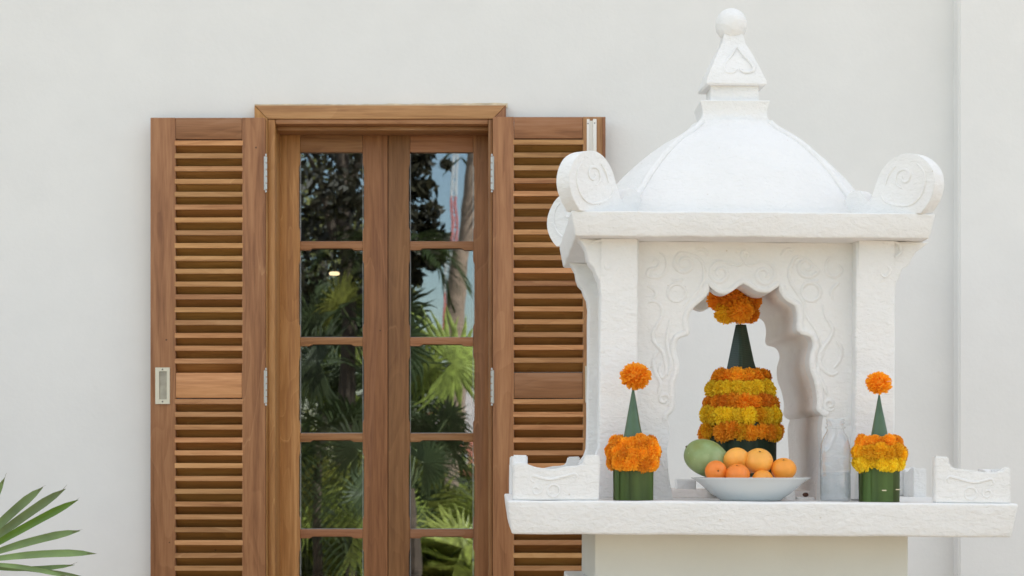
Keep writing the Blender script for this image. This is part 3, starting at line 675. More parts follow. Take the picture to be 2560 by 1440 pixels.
def arch_slab(poly, ya, yb, nm, bev, imat):
    """slab of the arch wall; the faces lining the opening can take the warm bounce tint"""
    bm = bmesh.new(); n_ = len(poly); cuts = max(1, int((yb - ya) / .05)); cols = []
    for c in range(cuts + 1): cols.append([bm.verts.new((a, ya + (yb - ya) * c / cuts, z)) for a, z in poly])
    bm.faces.new(cols[0]); bm.faces.new(cols[-1][::-1])
    for c in range(cuts):
        for i in range(n_):
            j = (i + 1) % n_; f = bm.faces.new((cols[c][i], cols[c + 1][i], cols[c + 1][j], cols[c][j])); f.material_index = imat
    bmesh.ops.recalc_face_normals(bm, faces=bm.faces)
    if bev:
        es = [e for e in bm.edges if e.verts[0] in cols[0] and e.verts[1] in cols[0] and not (e.verts[0].co.z >= ZT - 1e-4 and e.verts[1].co.z >= ZT - 1e-4)]
        bmesh.ops.bevel(bm, geom=es, offset=bev, segments=3, affect='EDGES', clamp_overlap=True)
    bmesh.ops.triangulate(bm, faces=[f for f in bm.faces if len(f.verts) > 4])
    rough_up(bm, .0014, seed=31, cut=.07, freq=10, iters=3)
    return pobj(nm, bm, [M['white'], M['inner']], sh, smooth=40)
arch = arch_slab(poly, y0, y0 + .07, 'arch_front', .006, 0)
arch_slab([(a, z) for a, z in poly], y1 - .07, y1, 'arch_back', 0, 1)
# the right side is a solid wall with the same scallops, the unseen left side is left open to let daylight in
xa_ = LX(1852, Ya); right = [p for p in poly[1:-3] if p[0] >= xa_ - 1e-6]
vz = LZ(709, Ya) 
arch_slab([(poly[0][0], ZT - .0004), (poly[0][0], LZ(700, Ya)), (LX(1840, Ya), LZ(700, Ya))] + right + [(poly[-2][0], poly[0][1]), (poly[-2][0], ZT - .0004)], y0 + .0702, y1 - .0702, 'arch_side', 0, 1)
pobj('side_wall', bx(hcx + .358 - .09, hcx + .358 - .03, -.268, .268, ZS - .001, ZT - .0004), M['white'], sh)
pobj('side_lintel', bx(hcx - .358 + .03, hcx - .358 + .09, -.268, .268, LZ(705, Ya), ZT - .0006), M['white'], sh)
# reliefs on the arch front
def apl(a, c): return (LX(a, Ya), Ya - CY - .0005, LZ(c, Ya))
def spiral(cx, cy, r0, r1, a0, turns, n=22): return [(cx + (r0 + (r1 - r0) * i / n) * math.cos(a0 + turns * 2 * PI * i / n), cy + (r0 + (r1 - r0) * i / n) * math.sin(a0 + turns * 2 * PI * i / n)) for i in range(n + 1)]
rel = []
rel.append(('circle_relief', spiral(1685, 733, 22, 22, .4, 1.0)))
rel.append(('circle_relief', spiral(2021, 729, 23, 23, 2.6, 1.0)))
rel.append(('scroll_relief', spiral(1704, 660, 6, 28, 1, 1.55, 22) + [(1738, 645), (1752, 668), (1752, 695), (1742, 722), (1722, 745), (1702, 768), (1696, 800)]))
rel.append(('scroll_relief', spiral(2010, 666, 6, 32, 2.1, -1.5, 22)[:-3] + [(1990, 640), (1968, 668), (1968, 700), (1984, 728), (2004, 758), (2010, 790), (2032, 822), (2046, 850)]))
rel.append(('scroll_relief', spiral(1794, 684, 6, 30, 2, 1.45, 22) + [(1842, 664), (1852, 652)]))
rel.append(('scroll_relief', spiral(1903, 686, 6, 32, 1.1, -1.45, 22) + [(1864, 664), (1854, 654)]))
rel.append(('curl_relief', [(1625, 660), (1630, 650), (1640, 660), (1634, 672), (1616, 676), (1612, 690), (1630, 696), (1652, 688), (1660, 665), (1655, 642), (1640, 632)]))
rel.append(('curl_relief', [(2068, 640), (2058, 660), (2062, 682), (2080, 690), (2098, 676), (2090, 660)]))
rel.append(('vine_relief', [(1614, 758), (1632, 756), (1646, 770), (1648, 792), (1638, 812), (1626, 832), (1630, 858), (1648, 876), (1656, 900), (1660, 930), (1650, 946), (1642, 930), (1648, 908)]))
rel.append(('vine_relief', [(1668, 800), (1664, 830), (1662, 860), (1668, 890), (1672, 915), (1664, 940)]))
rel.append(('vine_relief', [(2050, 762), (2058, 790), (2076, 822), (2066, 850), (2046, 880), (2044, 905), (2056, 925), (2076, 936), (2090, 928)]))
rel.append(('vine_relief', [(2046, 850), (2052, 875), (2044, 900), (2040, 930), (2052, 958), (2064, 985)]))
rel.append(('curl_relief', spiral(1655, 1000, 5, 16, 0, 1.2, 14)))
rel.append(('curl_relief', spiral(2070, 1010, 5, 16, 2, -1.2, 14)))
for q in ([(1852, 652), (1846, 640), (1852, 628), (1862, 634), (1858, 644)], [(1762, 640), (1756, 628), (1744, 622), (1734, 628)], [(1946, 640), (1954, 628), (1966, 622), (1976, 628)], [(1612, 716), (1624, 722), (1634, 734), (1628, 748)], [(2092, 706), (2080, 716), (2070, 730), (2076, 746)], [(1640, 880), (1628, 900), (1632, 930), (1646, 960), (1640, 985)], [(2086, 850), (2098, 872), (2094, 900), (2080, 918)], [(1700, 700), (1686, 704), (1672, 700)], [(2040, 700), (2026, 704), (2010, 700)], [(1650, 1090), (1640, 1110), (1646, 1140), (1654, 1165)], [(2072, 1050), (2084, 1075), (2078, 1105), (2066, 1125)]):
    rel.append(('leaf_relief', q))
for nm, pts in rel:
    bm = bmesh.new(); scroll_tube(bm, pts, apl, .0050, flat=.60); rough_up(bm, .0006, seed=len(pts), cut=9)
    sub(arch, nm, bm, M['white'], smooth=60)
# raised lip that follows the scallops
for side, src in ((-1, arch_l), (1, arch_r)):
    lip = smooth_poly(src[6:26], 3, sharp=(0,)); bm = bmesh.new()
    cxm = 1853
    tube(bm, [apl(a + side * 9, c - 1) for a, c in lip], [.0075] * len(lip), seg=8, flat=.55, flat_axis=(0, 1, 0)); rough_up(bm, .0009, seed=5 + side, cut=9, freq=20)
    sub(arch, 'edge_moulding', bm, M['white'], smooth=60)
bm = bmesh.new(); lip = [(a, c - 7) for a, c in (smooth_poly(arch_l[:7][::-1], 3) + smooth_poly(arch_r[:7], 3)[1:])]
tube(bm, [apl(a, c) for a, c in lip], .006, seg=8, flat=.5, flat_axis=(0, 1, 0)); sub(arch, 'edge_moulding', bm, M['white'], smooth=60)
# threshold and little plaster lumps inside the arch
pobj('threshold', rbox(-.235, .235, -.10, .235, ZS - .001, ZS + .022, bev=.004, amp=.002, seed=44), M['inner'], sh)
pobj('plaster_block', rbox(.102, .125, -.235, -.205, ZS - .001, ZS + .024, bev=.003, amp=.002, seed=45), M['white'], sh)
pobj('plaster_block', rbox(-.155, -.105, -.06, .0, ZS + .0225, ZS + .048, bev=.004, amp=.003, seed=46), M['white'], sh)
bm = bmesh.new(); bmesh.ops.create_uvsphere(bm, u_segments=12, v_segments=8, radius=.007)
for v in bm.verts: v.co = Vector((.1535 + v.co.x * 1.1, -.215 + v.co.y * .5, ZS + .0125 + v.co.z * .8)) + Vector((noise.noise(v.co * 300), 0, noise.noise(v.co * 250))) * .001
pobj('hole_blob', bm, simple('hole_dark', (.09, .035, .02), rough=.8), sh)  # dark blob stands for a small hole, its darkness put into the colour
bm = rbox(.132, .176, -.222, -.17, ZS - .001, ZS + .006, bev=.001, amp=.001, seed=47); pobj('hole_base', bm, M['white'], sh)

# cornice slab
Yr = 5.157
sb0, sb1 = ZT + .0002, LZ(530, Yr)
ccx = -.008
def cb(x0, x1, *a, **k): return rbox(ccx + x0, ccx + x1, *a, **k)
bm = cb(-.436, .436, -.433, .433, sb0, sb1, bev=.005, amp=.0022, seed=8, cut=.03, taper=.012); pobj('roof_slab', bm, M['white'], sh)
# domed hipped roof
prof = [(.290, 0), (.286, .010), (.2792, .028), (.2625, .058), (.245, .0866), (.228, .117), (.207, .147), (.181, .181), (.149, .215), (.113, .244), (.094, .262), (.086, .274)]
rcx = -.012; zb0 = sb1 - .001
def ring_sq(bm, hwid, z, m=14):
    vs = []
    cs = [(-1, -1), (1, -1), (1, 1), (-1, 1)]
    for i in range(4):
        a, b_ = cs[i], cs[(i + 1) % 4]
        for j in range(m):
            t = j / m; x = a[0] + (b_[0] - a[0]) * t; y = a[1] + (b_[1] - a[1]) * t
            bulge = 1 + (math.sqrt(2) / math.sqrt(1 + (2 * t - 1) ** 2) - 1) * (.80 - .25 * max(0, (z - zb0) / .274) ** 3)
            vs.append(bm.verts.new((rcx + x * hwid * bulge, y * hwid * bulge, z)))
    return vs
bm = bmesh.new(); P2 = smooth_poly(prof, 3); rings = [ring_sq(bm, w_, zb0 + z) for w_, z in P2]
for A, B_ in zip(rings, rings[1:]):
    for k in range(len(A)): bm.faces.new((A[k], A[(k + 1) % len(A)], B_[(k + 1) % len(A)], B_[k]))
bm.faces.new(rings[-1]); bmesh.ops.triangulate(bm, faces=[f for f in bm.faces if len(f.verts) > 4])
rough_up(bm, .0014, seed=12, cut=9, freq=8)
dome = pobj('dome_roof', bm, M['white'], sh, smooth=30)
for sx in (-1, 1):
    for sy in (-1, 1):
        bm = bmesh.new(); pts = [(rcx + sx * (w_ - .001), sy * (w_ - .001), zb0 + z) for w_, z in P2[2:-1]]
        tube(bm, pts, [.008 + .003 * (1 - i / len(pts)) for i in range(len(pts))], seg=8); rough_up(bm, .0012, seed=sx + 3 * sy, cut=9, freq=14)
        sub(dome, 'ridge', bm, M['white'], smooth=60)
# collar, neck, pyramid, ball
z1 = zb0 + .270; fx = -.014
def sq_loft(rows, cx, seed, amp=.001, bev=.0025, rot=0, flare=0):
    bm = bmesh.new(); R = []
    for (h_, z) in rows:
        cs = [(-1, -1), (1, -1), (1, 1), (-1, 1)]; ring = []
        for i in range(4):
            a, b_ = cs[i], cs[(i + 1) % 4]
            for j in range(4):
                t = j / 4; x = a[0] + (b_[0] - a[0]) * t; y = a[1] + (b_[1] - a[1]) * t
                inn = 1 - flare * math.sin(PI * t)
                if rot: x, y = x * math.cos(rot) - y * math.sin(rot), x * math.sin(rot) + y * math.cos(rot)
                ring.append(bm.verts.new((cx + x * h_ * inn, y * h_ * inn, z)))
        R.append(ring)
    for A, B_ in zip(R, R[1:]):
        for k in range(16): bm.faces.new((A[k], A[(k + 1) % 16], B_[(k + 1) % 16], B_[k]))
    bm.faces.new(R[0]); bm.faces.new(R[-1][::-1])
    bmesh.ops.recalc_face_normals(bm, faces=bm.faces)
    bmesh.ops.triangulate(bm, faces=[f for f in bm.faces if len(f.verts) > 4])
    rough_up(bm, amp, seed=seed, cut=.05, freq=14, iters=2); return bm
zc0, zc1 = LZ(301, 5.5), LZ(250, 5.5)
pobj('collar', sq_loft([(.090, zc0 - .008), (.089, zc0), (.083, zc0 + .010), (.0815, zc0 + .020), (.083, zc0 + .032), (.087, zc1 - .006), (.0885, zc1 - .002), (.087, zc1)], fx, 13), M['white'], sh, smooth=32)
zn1 = LZ(203, 5.53)
bm = sq_loft([(.064, zc1 + .0002), (.0615, zc1 + .010), (.061, zn1 - .001)], fx + .001, 14); pobj('neck', bm, M['white'], sh, smooth=32)
zp0 = zn1; zp1 = LZ(86, 5.57)
bm = sq_loft([(.075, zp0 - .012), (.0775, zp0 - .008), (.0765, zp0), (.060, zp0 + .040), (.043, zp0 + .078), (.030, zp0 + .103), (.0245, zp1)], fx, 15, rot=math.radians(3.5)); pyr = pobj('finial_pyramid', bm, M['white'], sh, smooth=30)
def fpl(a, c):
    z = PZ(c, 5.53); tt = (z - zp0) / (zp1 - zp0); return (PX(a, 5.53) - CX, -(.0765 - .052 * tt) - .0012, z)
for pts in ([(1836, 112), (1822, 135), (1806, 158), (1802, 174), (1812, 184), (1826, 182), (1834, 172)], [(1836, 112), (1850, 134), (1868, 154), (1876, 170), (1870, 180), (1852, 182), (1840, 174)]):
    bm = bmesh.new(); scroll_tube(bm, pts, fpl, .0036, flat=.6); sub(pyr, 'scroll_relief', bm, M['white'])
bm = bmesh.new(); bmesh.ops.create_uvsphere(bm, u_segments=28, v_segments=18, radius=.0415)
for v in bm.verts: v.co = Vector((v.co.x, v.co.y, v.co.z * 1.02)) + Vector((fx - .002, 0, LZ(63, 5.59)))
rough_up(bm, .0016, seed=19, cut=9, freq=22); pobj('finial_ball', bm, M['white'], sh, smooth=60)
# corner volutes standing on the diagonals
vol = [(0, 0), (-.010, .024), (-.002, .050), (.016, .068), (.036, .068), (.052, .052), (.064, .040), (.078, .066), (.094, .104), (.118, .130), (.150, .145), (.186, .141), (.216, .122), (.236, .090), (.238, .054), (.224, .022), (.204, .000)]
for sx in (-1, 1):
    for sy in (-1, 1):
        pts = smooth_poly(vol, 3, sharp=(0, 5)); d_in = .386   # distance from centre along diagonal to inner end
        bm = prism([(a * 1.07, c * 1.02) for a, c in pts], -.021, .021); bmesh.ops.triangulate(bm, faces=[f for f in bm.faces if len(f.verts) > 4])
        es = [e for e in bm.edges if abs(abs(e.verts[0].co.y) - .021) < 1e-5 and abs(e.verts[0].co.y - e.verts[1].co.y) < 1e-6 and len(e.link_faces) == 2 and abs(e.link_faces[0].normal.dot(e.link_faces[1].normal)) < .5]
        bmesh.ops.bevel(bm, geom=es, offset=.005, segments=2, affect='EDGES', clamp_overlap=True)
        rough_up(bm, .0016, seed=sx * 5 + sy, cut=.05, freq=14, iters=2)
        extra = []
        ang = math.atan2(sy, sx)
        Mx = Matrix.Translation((ccx - .008 + math.cos(ang) * (d_in - .008), math.sin(ang) * d_in, sb1 - .001)) @ Matrix.Rotation(ang, 4, 'Z')
        bm.transform(Mx); vo = pobj('roof_volute', bm, M['white'], sh, smooth=45)
        for yy in (-.0215, .0215):
            def vpl(a, c): return Mx @ Vector((a * 1.07, yy, c * 1.02))
            ax = (Mx.to_3x3() @ Vector((0, 1, 0)))
            for pp in (spiral(.160, .088, .005, .026, 2.5, 1.3, 16), [(.092, .062), (.104, .040), (.134, .026), (.174, .022), (.202, .040), (.214, .068), (.210, .098), (.192, .118)], [(.109, .075), (.118, .100), (.136, .118)]):
                b2 = bmesh.new(); scroll_tube(b2, pp, vpl, .0036, flat=.6, axis=tuple(ax)); sub(vo, 'scroll_relief', b2, M['white'])

# ------------------------------------------------------------------ MARIGOLDS
def marigold(seed, R, mat, n=150, squash=.9):
    rnd = random.Random(seed); vs, fs = [], []
    def add(vv, ff):
        o = len(vs); vs.extend(vv); fs.extend([tuple(i + o for i in f) for f in ff])
    # core
    seg, rg = 10, 6
    for i in range(rg + 1):
        for j in range(seg):
            th_, ph = PI * i / rg, 2 * PI * j / seg; vs.append(Vector((math.sin(th_) * math.cos(ph), math.sin(th_) * math.sin(ph), math.cos(th_) * squash)) * R * .66)
    for i in range(rg):
        for j in range(seg): fs.append((i * seg + j, i * seg + (j + 1) % seg, (i + 1) * seg + (j + 1) % seg, (i + 1) * seg + j))
    for i in range(n):
        z = 1 - 2 * (i + .5) / n; th_ = i * 2.39996 + rnd.uniform(-.2, .2); r = math.sqrt(max(0, 1 - z * z))
        d = Vector((r * math.cos(th_), r * math.sin(th_), z)); d = (d + Vector((rnd.uniform(-.12, .12), rnd.uniform(-.12, .12), rnd.uniform(-.12, .12)))).normalized()
        a = d.cross(Vector((rnd.uniform(-1, 1), rnd.uniform(-1, 1), rnd.uniform(-1, 1)))).normalized(); b_ = d.cross(a)
        ro = R * rnd.uniform(.90, 1.09); w_ = R * rnd.uniform(.09, .13); cup = R * rnd.uniform(-.10, .10); lean = b_ * R * rnd.uniform(-.08, .16)
        rowv = []
        for (t, ww) in ((.55, .45), (.85, 1.0), (1.0, .85)):
            base = d * ro * t + lean * (t - .55) * 2
            for s_ in (-1, 0, 1):
                p = base + a * w_ * ww * s_ + b_ * (cup * (abs(s_) - .5)) + d * (rnd.uniform(-.05, .05) * R if t == 1 else 0)
                rowv.append(Vector((p.x, p.y, p.z * squash)))
        add(rowv, [(0, 1, 4, 3), (1, 2, 5, 4), (3, 4, 7, 6), (4, 5, 8, 7)])
    me = bpy.data.meshes.new('marigold'); me.from_pydata([tuple(v) for v in vs], [], fs); me.materials.append(mat); me.update(); return me
FM = {}
def flower(kind, var):
    k = (kind, var % 3)
    if k not in FM: FM[k] = marigold(hash(kind[0]) % 7 * 0 + var % 3 * 17 + len(kind), 1.0, M[kind], n=290)
    return FM[k]
def put_flower(parent, p, R, kind, out=None, sq=(1, 1, 1)):
    o = bpy.data.objects.new('marigold', flower(kind, random.randrange(3))); C.objects.link(o); o.parent = parent; o.location = p
    d = (out if out else Vector((random.uniform(-1, 1), random.uniform(-1, 1), random.uniform(-1, 1)))).normalized()
    q = d.to_track_quat('Z', 'Y') @ Quaternion((0, 0, 1), random.uniform(0, 6.28)); o.rotation_mode = 'QUATERNION'; o.rotation_quaternion = q
    s_ = R * random.uniform(.86, 1.12); o.scale = (s_ * sq[0] * random.uniform(.92, 1.1), s_ * sq[1], s_ * sq[2]); return o

def leaf_cup(parent, r, h, mat, n=11, seed=0):
    """banana leaf pot: folded strips standing side by side, each lapping over the next"""
    rnd = random.Random(seed + 5)
    bm = bmesh.new(); lathe(bm, [(0, .001), (r * .95, .001), (r * .95, h), (0, h)], seg=32); obj('cup_core', bm, mat, parent)
    a0 = rnd.uniform(0, 6)
    for i in range(n):
        wd = 2 * PI / n * rnd.uniform(1.12, 1.28); ac = a0 + 2 * PI * i / n + rnd.uniform(-.05, .05); lean = rnd.uniform(-.05, .05); bm = bmesh.new(); rows = []
        for c in range(5):
            z = h * c / 4 * rnd.uniform(.995, 1.0); row = []
            for k in range(6):
                f = k / 5; a = ac + wd * (f - .5) + lean * (c / 4 - .5); rr = r * (.962 + .050 * f + .012 * math.sin(PI * f) + .008 * math.sin(c * 1.3 + i))
                row.append(bm.verts.new((rr * math.cos(a), rr * math.sin(a), z)))
            rows.append(row)
        for A, B_ in zip(rows, rows[1:]):
            for k in range(5): bm.faces.new((A[k], A[k + 1], B_[k + 1], B_[k]))
        bmesh.ops.solidify(bm, geom=list(bm.faces), thickness=.0007)
        obj('leaf_strip', bm, mat, parent, smooth=30)
def leaf_cone(parent, r0, z0, z1, mat, r1=.0015, facets=0, seed=0):
    bm = bmesh.new(); seg = 40; rows = []; ncut = 8
    for c in range(ncut + 1):
        t = c / ncut; z = z0 + (z1 - z0) * t; row = []
        for k in range(seg):
            a = 2 * PI * k / seg; rr = r0 + (r1 - r0) * t
            # one wound edge spiralling up
            e = ((a + 2.2 * t + seed) % (2 * PI)) / (2 * PI); rr *= 1 + .13 * e * (1 if facets == 0 else .35)
            if facets:
                fa = 2 * PI / facets; q = ((a + .35) % fa) - fa / 2; rr *= math.cos(fa / 2) / math.cos(q) * 1.05
            row.append(bm.verts.new((rr * math.cos(a), rr * math.sin(a), z)))
        rows.append(row)
    for A, B_ in zip(rows, rows[1:]):
        for k in range(seg): bm.faces.new((A[k], A[(k + 1) % seg], B_[(k + 1) % seg], B_[k]))
    bm.faces.new(rows[0][::-1]); bm.faces.new(rows[-1])
    return obj('leaf_cone', bm, mat, parent, smooth=28)

def vein_mat(name, col, slope):
    """banana leaf with parallel side veins"""
    m, n, b = nodes_of(name); b.inputs['Roughness'].default_value = .28; lo = n.links.new
    t = N(n, 'ShaderNodeTexCoord'); sp = N(n, 'ShaderNodeSeparateXYZ'); lo(t.outputs['Object'], sp.inputs[0])
    ax = N(n, 'ShaderNodeMath', operation='MULTIPLY_ADD'); ax.inputs[1].default_value = slope; lo(sp.outputs[0], ax.inputs[0]); lo(sp.outputs[2], ax.inputs[2])
    cm = N(n, 'ShaderNodeCombineXYZ'); lo(ax.outputs[0], cm.inputs[0])
    w = N(n, 'ShaderNodeTexWave', Scale=55.0, Distortion=2.5, Detail=2.0); lo(cm.outputs[0], w.inputs['Vector'])
    r = ramp(n, [(.0, tuple(c * .9 for c in col)), (.85, col), (1, tuple(min(1, c * 1.35) for c in col))]); lo(w.outputs['Fac'], r.inputs['Fac'])
    a = N(n, 'ShaderNodeTexNoise', Scale=30.0, Detail=3.0); lo(t.outputs['Object'], a.inputs['Vector'])
    hs = N(n, 'ShaderNodeHueSaturation'); lo(r.outputs[0], hs.inputs['Color']); mr = N(n, 'ShaderNodeMapRange'); mr.inputs['To Min'].default_value = .6; mr.inputs['To Max'].default_value = 1.4; lo(a.outputs['Fac'], mr.inputs['Value']); lo(mr.outputs[0], hs.inputs['Value']); lo(hs.outputs[0], b.inputs['Base Color'])
    bumpnode(n, b, w.outputs['Fac'], .15, .0004); return m
M['cone'] = vein_mat('banana_leaf_cone', (.060, .115, .055), -.9)
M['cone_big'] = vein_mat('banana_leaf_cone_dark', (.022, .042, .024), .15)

def offering(px_c, yb, Y, cup_w, py_base, cup_h_px, ring_w, ring_top, ring_bot, cone_w, cone_top, ball_px, ball_py, ball_r, label, rows, pins):
    k = Y / FPX; x = PX(px_c, Y); z0 = on_shelf(x, Y) + .0005
    t = thing('flower_offering', (x, Y, z0), label, 'flower offering', 'small marigold offerings on the shelf')
    zz = lambda py: (py_base - py) * k
    leaf_cup(t, cup_w / 2 * k, zz(ring_bot - 22), M['leaf'], seed=int(px_c))
    leaf_cone(t, cone_w / 2 * k * 1.50, zz(ring_bot - 22) - .001, zz(cone_top), M['cone'], seed=px_c)
    nrow = len(rows)
    for i, kind in enumerate(rows):
        py = ring_top + 4 + (ring_bot - ring_top - 6) * (i + .5) / nrow; fr = (42 / nrow + 5) * k
        Rr = ring_w / 2 * k - fr * .86 - (.009 if i == 0 else 0 if i < nrow - 1 else .003); cnt = int(2 * PI * Rr / (fr * 1.12))
        if i == 0:
            for j in range(9): put_flower(t, Vector(((Rr - fr * .9) * math.cos(j * .7), (Rr - fr * .9) * math.sin(j * .7), zz(py) + .001)), fr * .95, kind, Vector((0, 0, 1)))
        for j in range(cnt):
            a = 2 * PI * (j + .5 * (i % 2) + random.uniform(-.15, .15)) / cnt + px_c
            p = Vector((Rr * math.cos(a), Rr * math.sin(a), zz(py) + random.uniform(-.005, .005))) * 1.0; p.xy *= random.uniform(.95, 1.03)
            put_flower(t, p, fr, kind, Vector((math.cos(a), math.sin(a), .25 if i == 0 else -.15)), sq=(1.08, 1.08, .9))
    bp = Vector((PX(ball_px, Y) - x, 0, zz(ball_py))); o = put_flower(t, bp, ball_r * k, rows[0], Vector((.1, -.2, 1)), sq=(1.02, 1.02, .98))
    bm = bmesh.new(); tube(bm, [(0, 0, zz(cone_top) - .012), (bp.x, 0, bp.z)], .0016, seg=6); obj('pick', bm, M['pin'], t)
    for (a, b_) in pins:
        bm = bmesh.new(); box(bm, PX(a - 5, Y) - x, PX(a + 6, Y) - x, 0, .0016, zz(b_) - .0012, zz(b_) + .0012, bev=.0004)
        dx = PX(a, Y) - x; yy = -math.sqrt(max(0, (cup_w / 2 * k * 1.03) ** 2 - dx * dx))
        for v in bm.verts: v.co.y += yy - .0012
        obj('pin', bm, M['pin'], t)
    return t
offering(1583, 0, 5.12, 100, 1250, 75, 148, 1094, 1170, 43, 968, 1589, 940, 34, 'small banana leaf cup with an all-orange marigold ring, left of the fruit plate', ['orange', 'orange', 'orange'], [])
offering(2198, 0, 5.12, 101, 1252, 80, 143, 1090, 1168, 40, 983, 2197, 955, 34, 'small banana leaf cup with orange over yellow marigolds, beside the water bottle', ['orange', 'gold', 'yellow'], [(2201, 1223), (2237, 1221)])

def big_offering():
    Y = 5.50; k = Y / FPX; pc = 1852; x = PX(pc, Y); zs = on_shelf(x, Y) + .0235
    t = thing('flower_offering', (x, Y, zs), 'tall marigold tower of orange and yellow rows under the shrine arch, topped by a bunch', 'flower offering')
    zz = lambda py: PZ(py, Y) - zs
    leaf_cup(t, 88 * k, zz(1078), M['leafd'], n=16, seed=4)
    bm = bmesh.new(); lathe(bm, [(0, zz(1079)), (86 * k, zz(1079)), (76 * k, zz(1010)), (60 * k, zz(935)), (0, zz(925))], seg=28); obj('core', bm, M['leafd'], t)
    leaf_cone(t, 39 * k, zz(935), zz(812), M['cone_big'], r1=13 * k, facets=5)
    rows = [(945, 76, 'rust', 18), (945, 60, 'orange', 14), (974, 90, 'yellow', 20), (1008, 97, 'rust', 21), (1040, 106, 'yellow', 22), (1080, 108, 'orange', 19)]
    for (py, hwp, kind, cnt) in rows:
        fr = 22.5 * k; Rr = hwp * k - fr * .84
        cnt = int(2 * PI * Rr / (fr * 1.08)); rr = .0
        for j in range(cnt):
            a = 2 * PI * j / cnt + random.uniform(-.06, .06)
            if py == 1080 and abs((a % (2 * PI)) - PI * 1.21) < .10: continue
            dz = (.004 * random.uniform(-1, 1)) + (.010 * noise.noise(Vector((a * 1.5, py, 0))) if py == 1080 else .004 * noise.noise(Vector((a, py, 0))))
            p = Vector((Rr * math.cos(a), Rr * math.sin(a), zz(py) + dz))
            kd = kind
            if kind == 'orange' and py == 1080 and j % 4 == 1: kd = 'gold'
            if kind == 'yellow' and random.random() < .08: kd = 'gold'
            if kind == 'rust' and random.random() < .45: kd = 'orange'
            put_flower(t, p, fr, kd, Vector((math.cos(a), math.sin(a), random.uniform(-.2, .3))), sq=(1.05, 1.05, .9))
    # bunch on top of the cone
    for (px, py, dy, r, kind) in ((1793, 752, -.02, 27, 'rust'), (1830, 745, -.03, 32, 'rust'), (1872, 748, -.02, 30, 'rust'), (1812, 782, -.025, 28, 'gold'), (1846, 778, -.04, 32, 'orange'), (1872, 786, -.02, 27, 'rust'), (1850, 730, .02, 28, 'rust'), (1806, 730, .02, 26, 'rust'), (1838, 770, .03, 30, 'orange'), (1884, 760, .01, 17, 'orange')):
        put_flower(t, Vector((PX(px, Y) - x, dy, zz(py))), r * k, kind, Vector((random.uniform(-.3, .3), -1, random.uniform(-.2, .5))), sq=(1, 1, .85))
    for (a, b_, c) in ((-.004, .006, 1), (.004, -.010, 1), (.0, -.018, 1)):
        bm = bmesh.new(); tube(bm, [(a, 0, zz(818)), (b_ * 1.3, -.004, zz(792))], .0017, seg=6); obj('stem', bm, M['pin'] if a == 0 else M['leafd'], t)
    return t
big_offering()

# ------------------------------------------------------------------ PLATE AND FRUIT
def plate():
    Y = 5.165; k = Y / FPX; x = PX(1877, Y); z0 = on_shelf(x, Y) + .0008
    t = thing('fruit_plate', (x, Y, z0), 'wide white porcelain bowl holding fruit at the front of the shrine shelf', 'plate')
    p = [(0, .002), (70 * k, .002), (72 * k, 0), (76 * k, .0005), (80 * k, 5 * k), (104 * k, 21 * k), (126 * k, 41 * k), (141 * k, 52 * k), (148.5 * k, 56 * k), (149 * k, 57.5 * k), (147 * k, 58 * k), (138 * k, 54 * k), (122 * k, 43 * k), (100 * k, 24 * k), (78 * k, 9 * k), (0, 7 * k)]
    bm = bmesh.new(); lathe(bm, p, seg=72); obj('bowl', bm, M['porc'], t, smooth=50)
    return x, Y, z0, k
fx0, fy0, fz0, fk = plate()
M['mandarin_pale'] = simple('mandarin_peel_yellowish', (.86, .40, .065), rough=.40, var=.14, vscale=22, bump=.35, bscale=420, bdist=.0006, sub=.08)
M['mandarin_red'] = simple('mandarin_peel_reddish', (.86, .24, .030), rough=.42, var=.12, vscale=22, bump=.35, bscale=420, bdist=.0006, sub=.08)
def mandarin(px, py, dy, r, rot, label, mat='mandarin'):
    Y = fy0 + dy; k = Y / FPX; R = r * k
    t = thing('mandarin', (PX(px, Y), Y, PZ(py, Y)), label, 'mandarin', 'mandarins heaped on the plate', rot=rot)
    bm = bmesh.new(); bmesh.ops.create_uvsphere(bm, u_segments=36, v_segments=24, radius=1.0)
    for v in bm.verts:
        c = v.co.copy(); rr = math.hypot(c.x, c.y); z = c.z * .86
        if c.z > 0: z -= .16 * math.exp(-(rr / .17) ** 2) * .8
        else: z += .10 * math.exp(-(rr / .2) ** 2)
        a = math.atan2(c.y, c.x); f = 1 + .012 * math.cos(a * 9) * math.exp(-(abs(c.z) - .9) ** 2 * 30) + .02 * noise.noise(c * 1.6 + Vector((px, 0, 0)))
        v.co = Vector((c.x * f, c.y * f, z)) * R
    obj('peel', bm, M[mat], t, smooth=180)
    bm = bmesh.new(); n = 5; top = .74 * R
    c0 = bm.verts.new((0, 0, top + .0016)); ring = []
    for i in range(2 * n):
        a = PI * i / n; q = (.095 if i % 2 == 0 else .05) * R; ring.append(bm.verts.new((q * math.cos(a), q * math.sin(a), top + (.0014 if i % 2 else .0022))))
    for i in range(2 * n): bm.faces.new((c0, ring[i], ring[(i + 1) % (2 * n)]))
    bmesh.ops.solidify(bm, geom=list(bm.faces), thickness=.0012)
    obj('calyx', bm, M['calyx'], t, smooth=0)
mandarin(1897, 1153, -.012, 36, (math.radians(32), math.radians(2), 0), 'largest mandarin on top of the heap, stalk scar facing forward', 'mandarin_pale')
mandarin(1841, 1151, -.004, 33, (math.radians(-60), math.radians(-25), 0), 'yellowish mandarin leaning between the mango and the topmost one', 'mandarin_pale')
mandarin(1790, 1179, -.045, 28, (math.radians(80), math.radians(60), 0), 'small reddish mandarin in front of the mango', 'mandarin_red')
mandarin(1844, 1187, -.055, 31, (math.radians(18), math.radians(-6), 0), 'low mandarin in the middle front of the bowl with dark stalk scar', 'mandarin_red')
mandarin(1907, 1203, -.045, 29, (math.radians(60), .8, 0), 'mandarin showing only its top above the rim under the largest one')
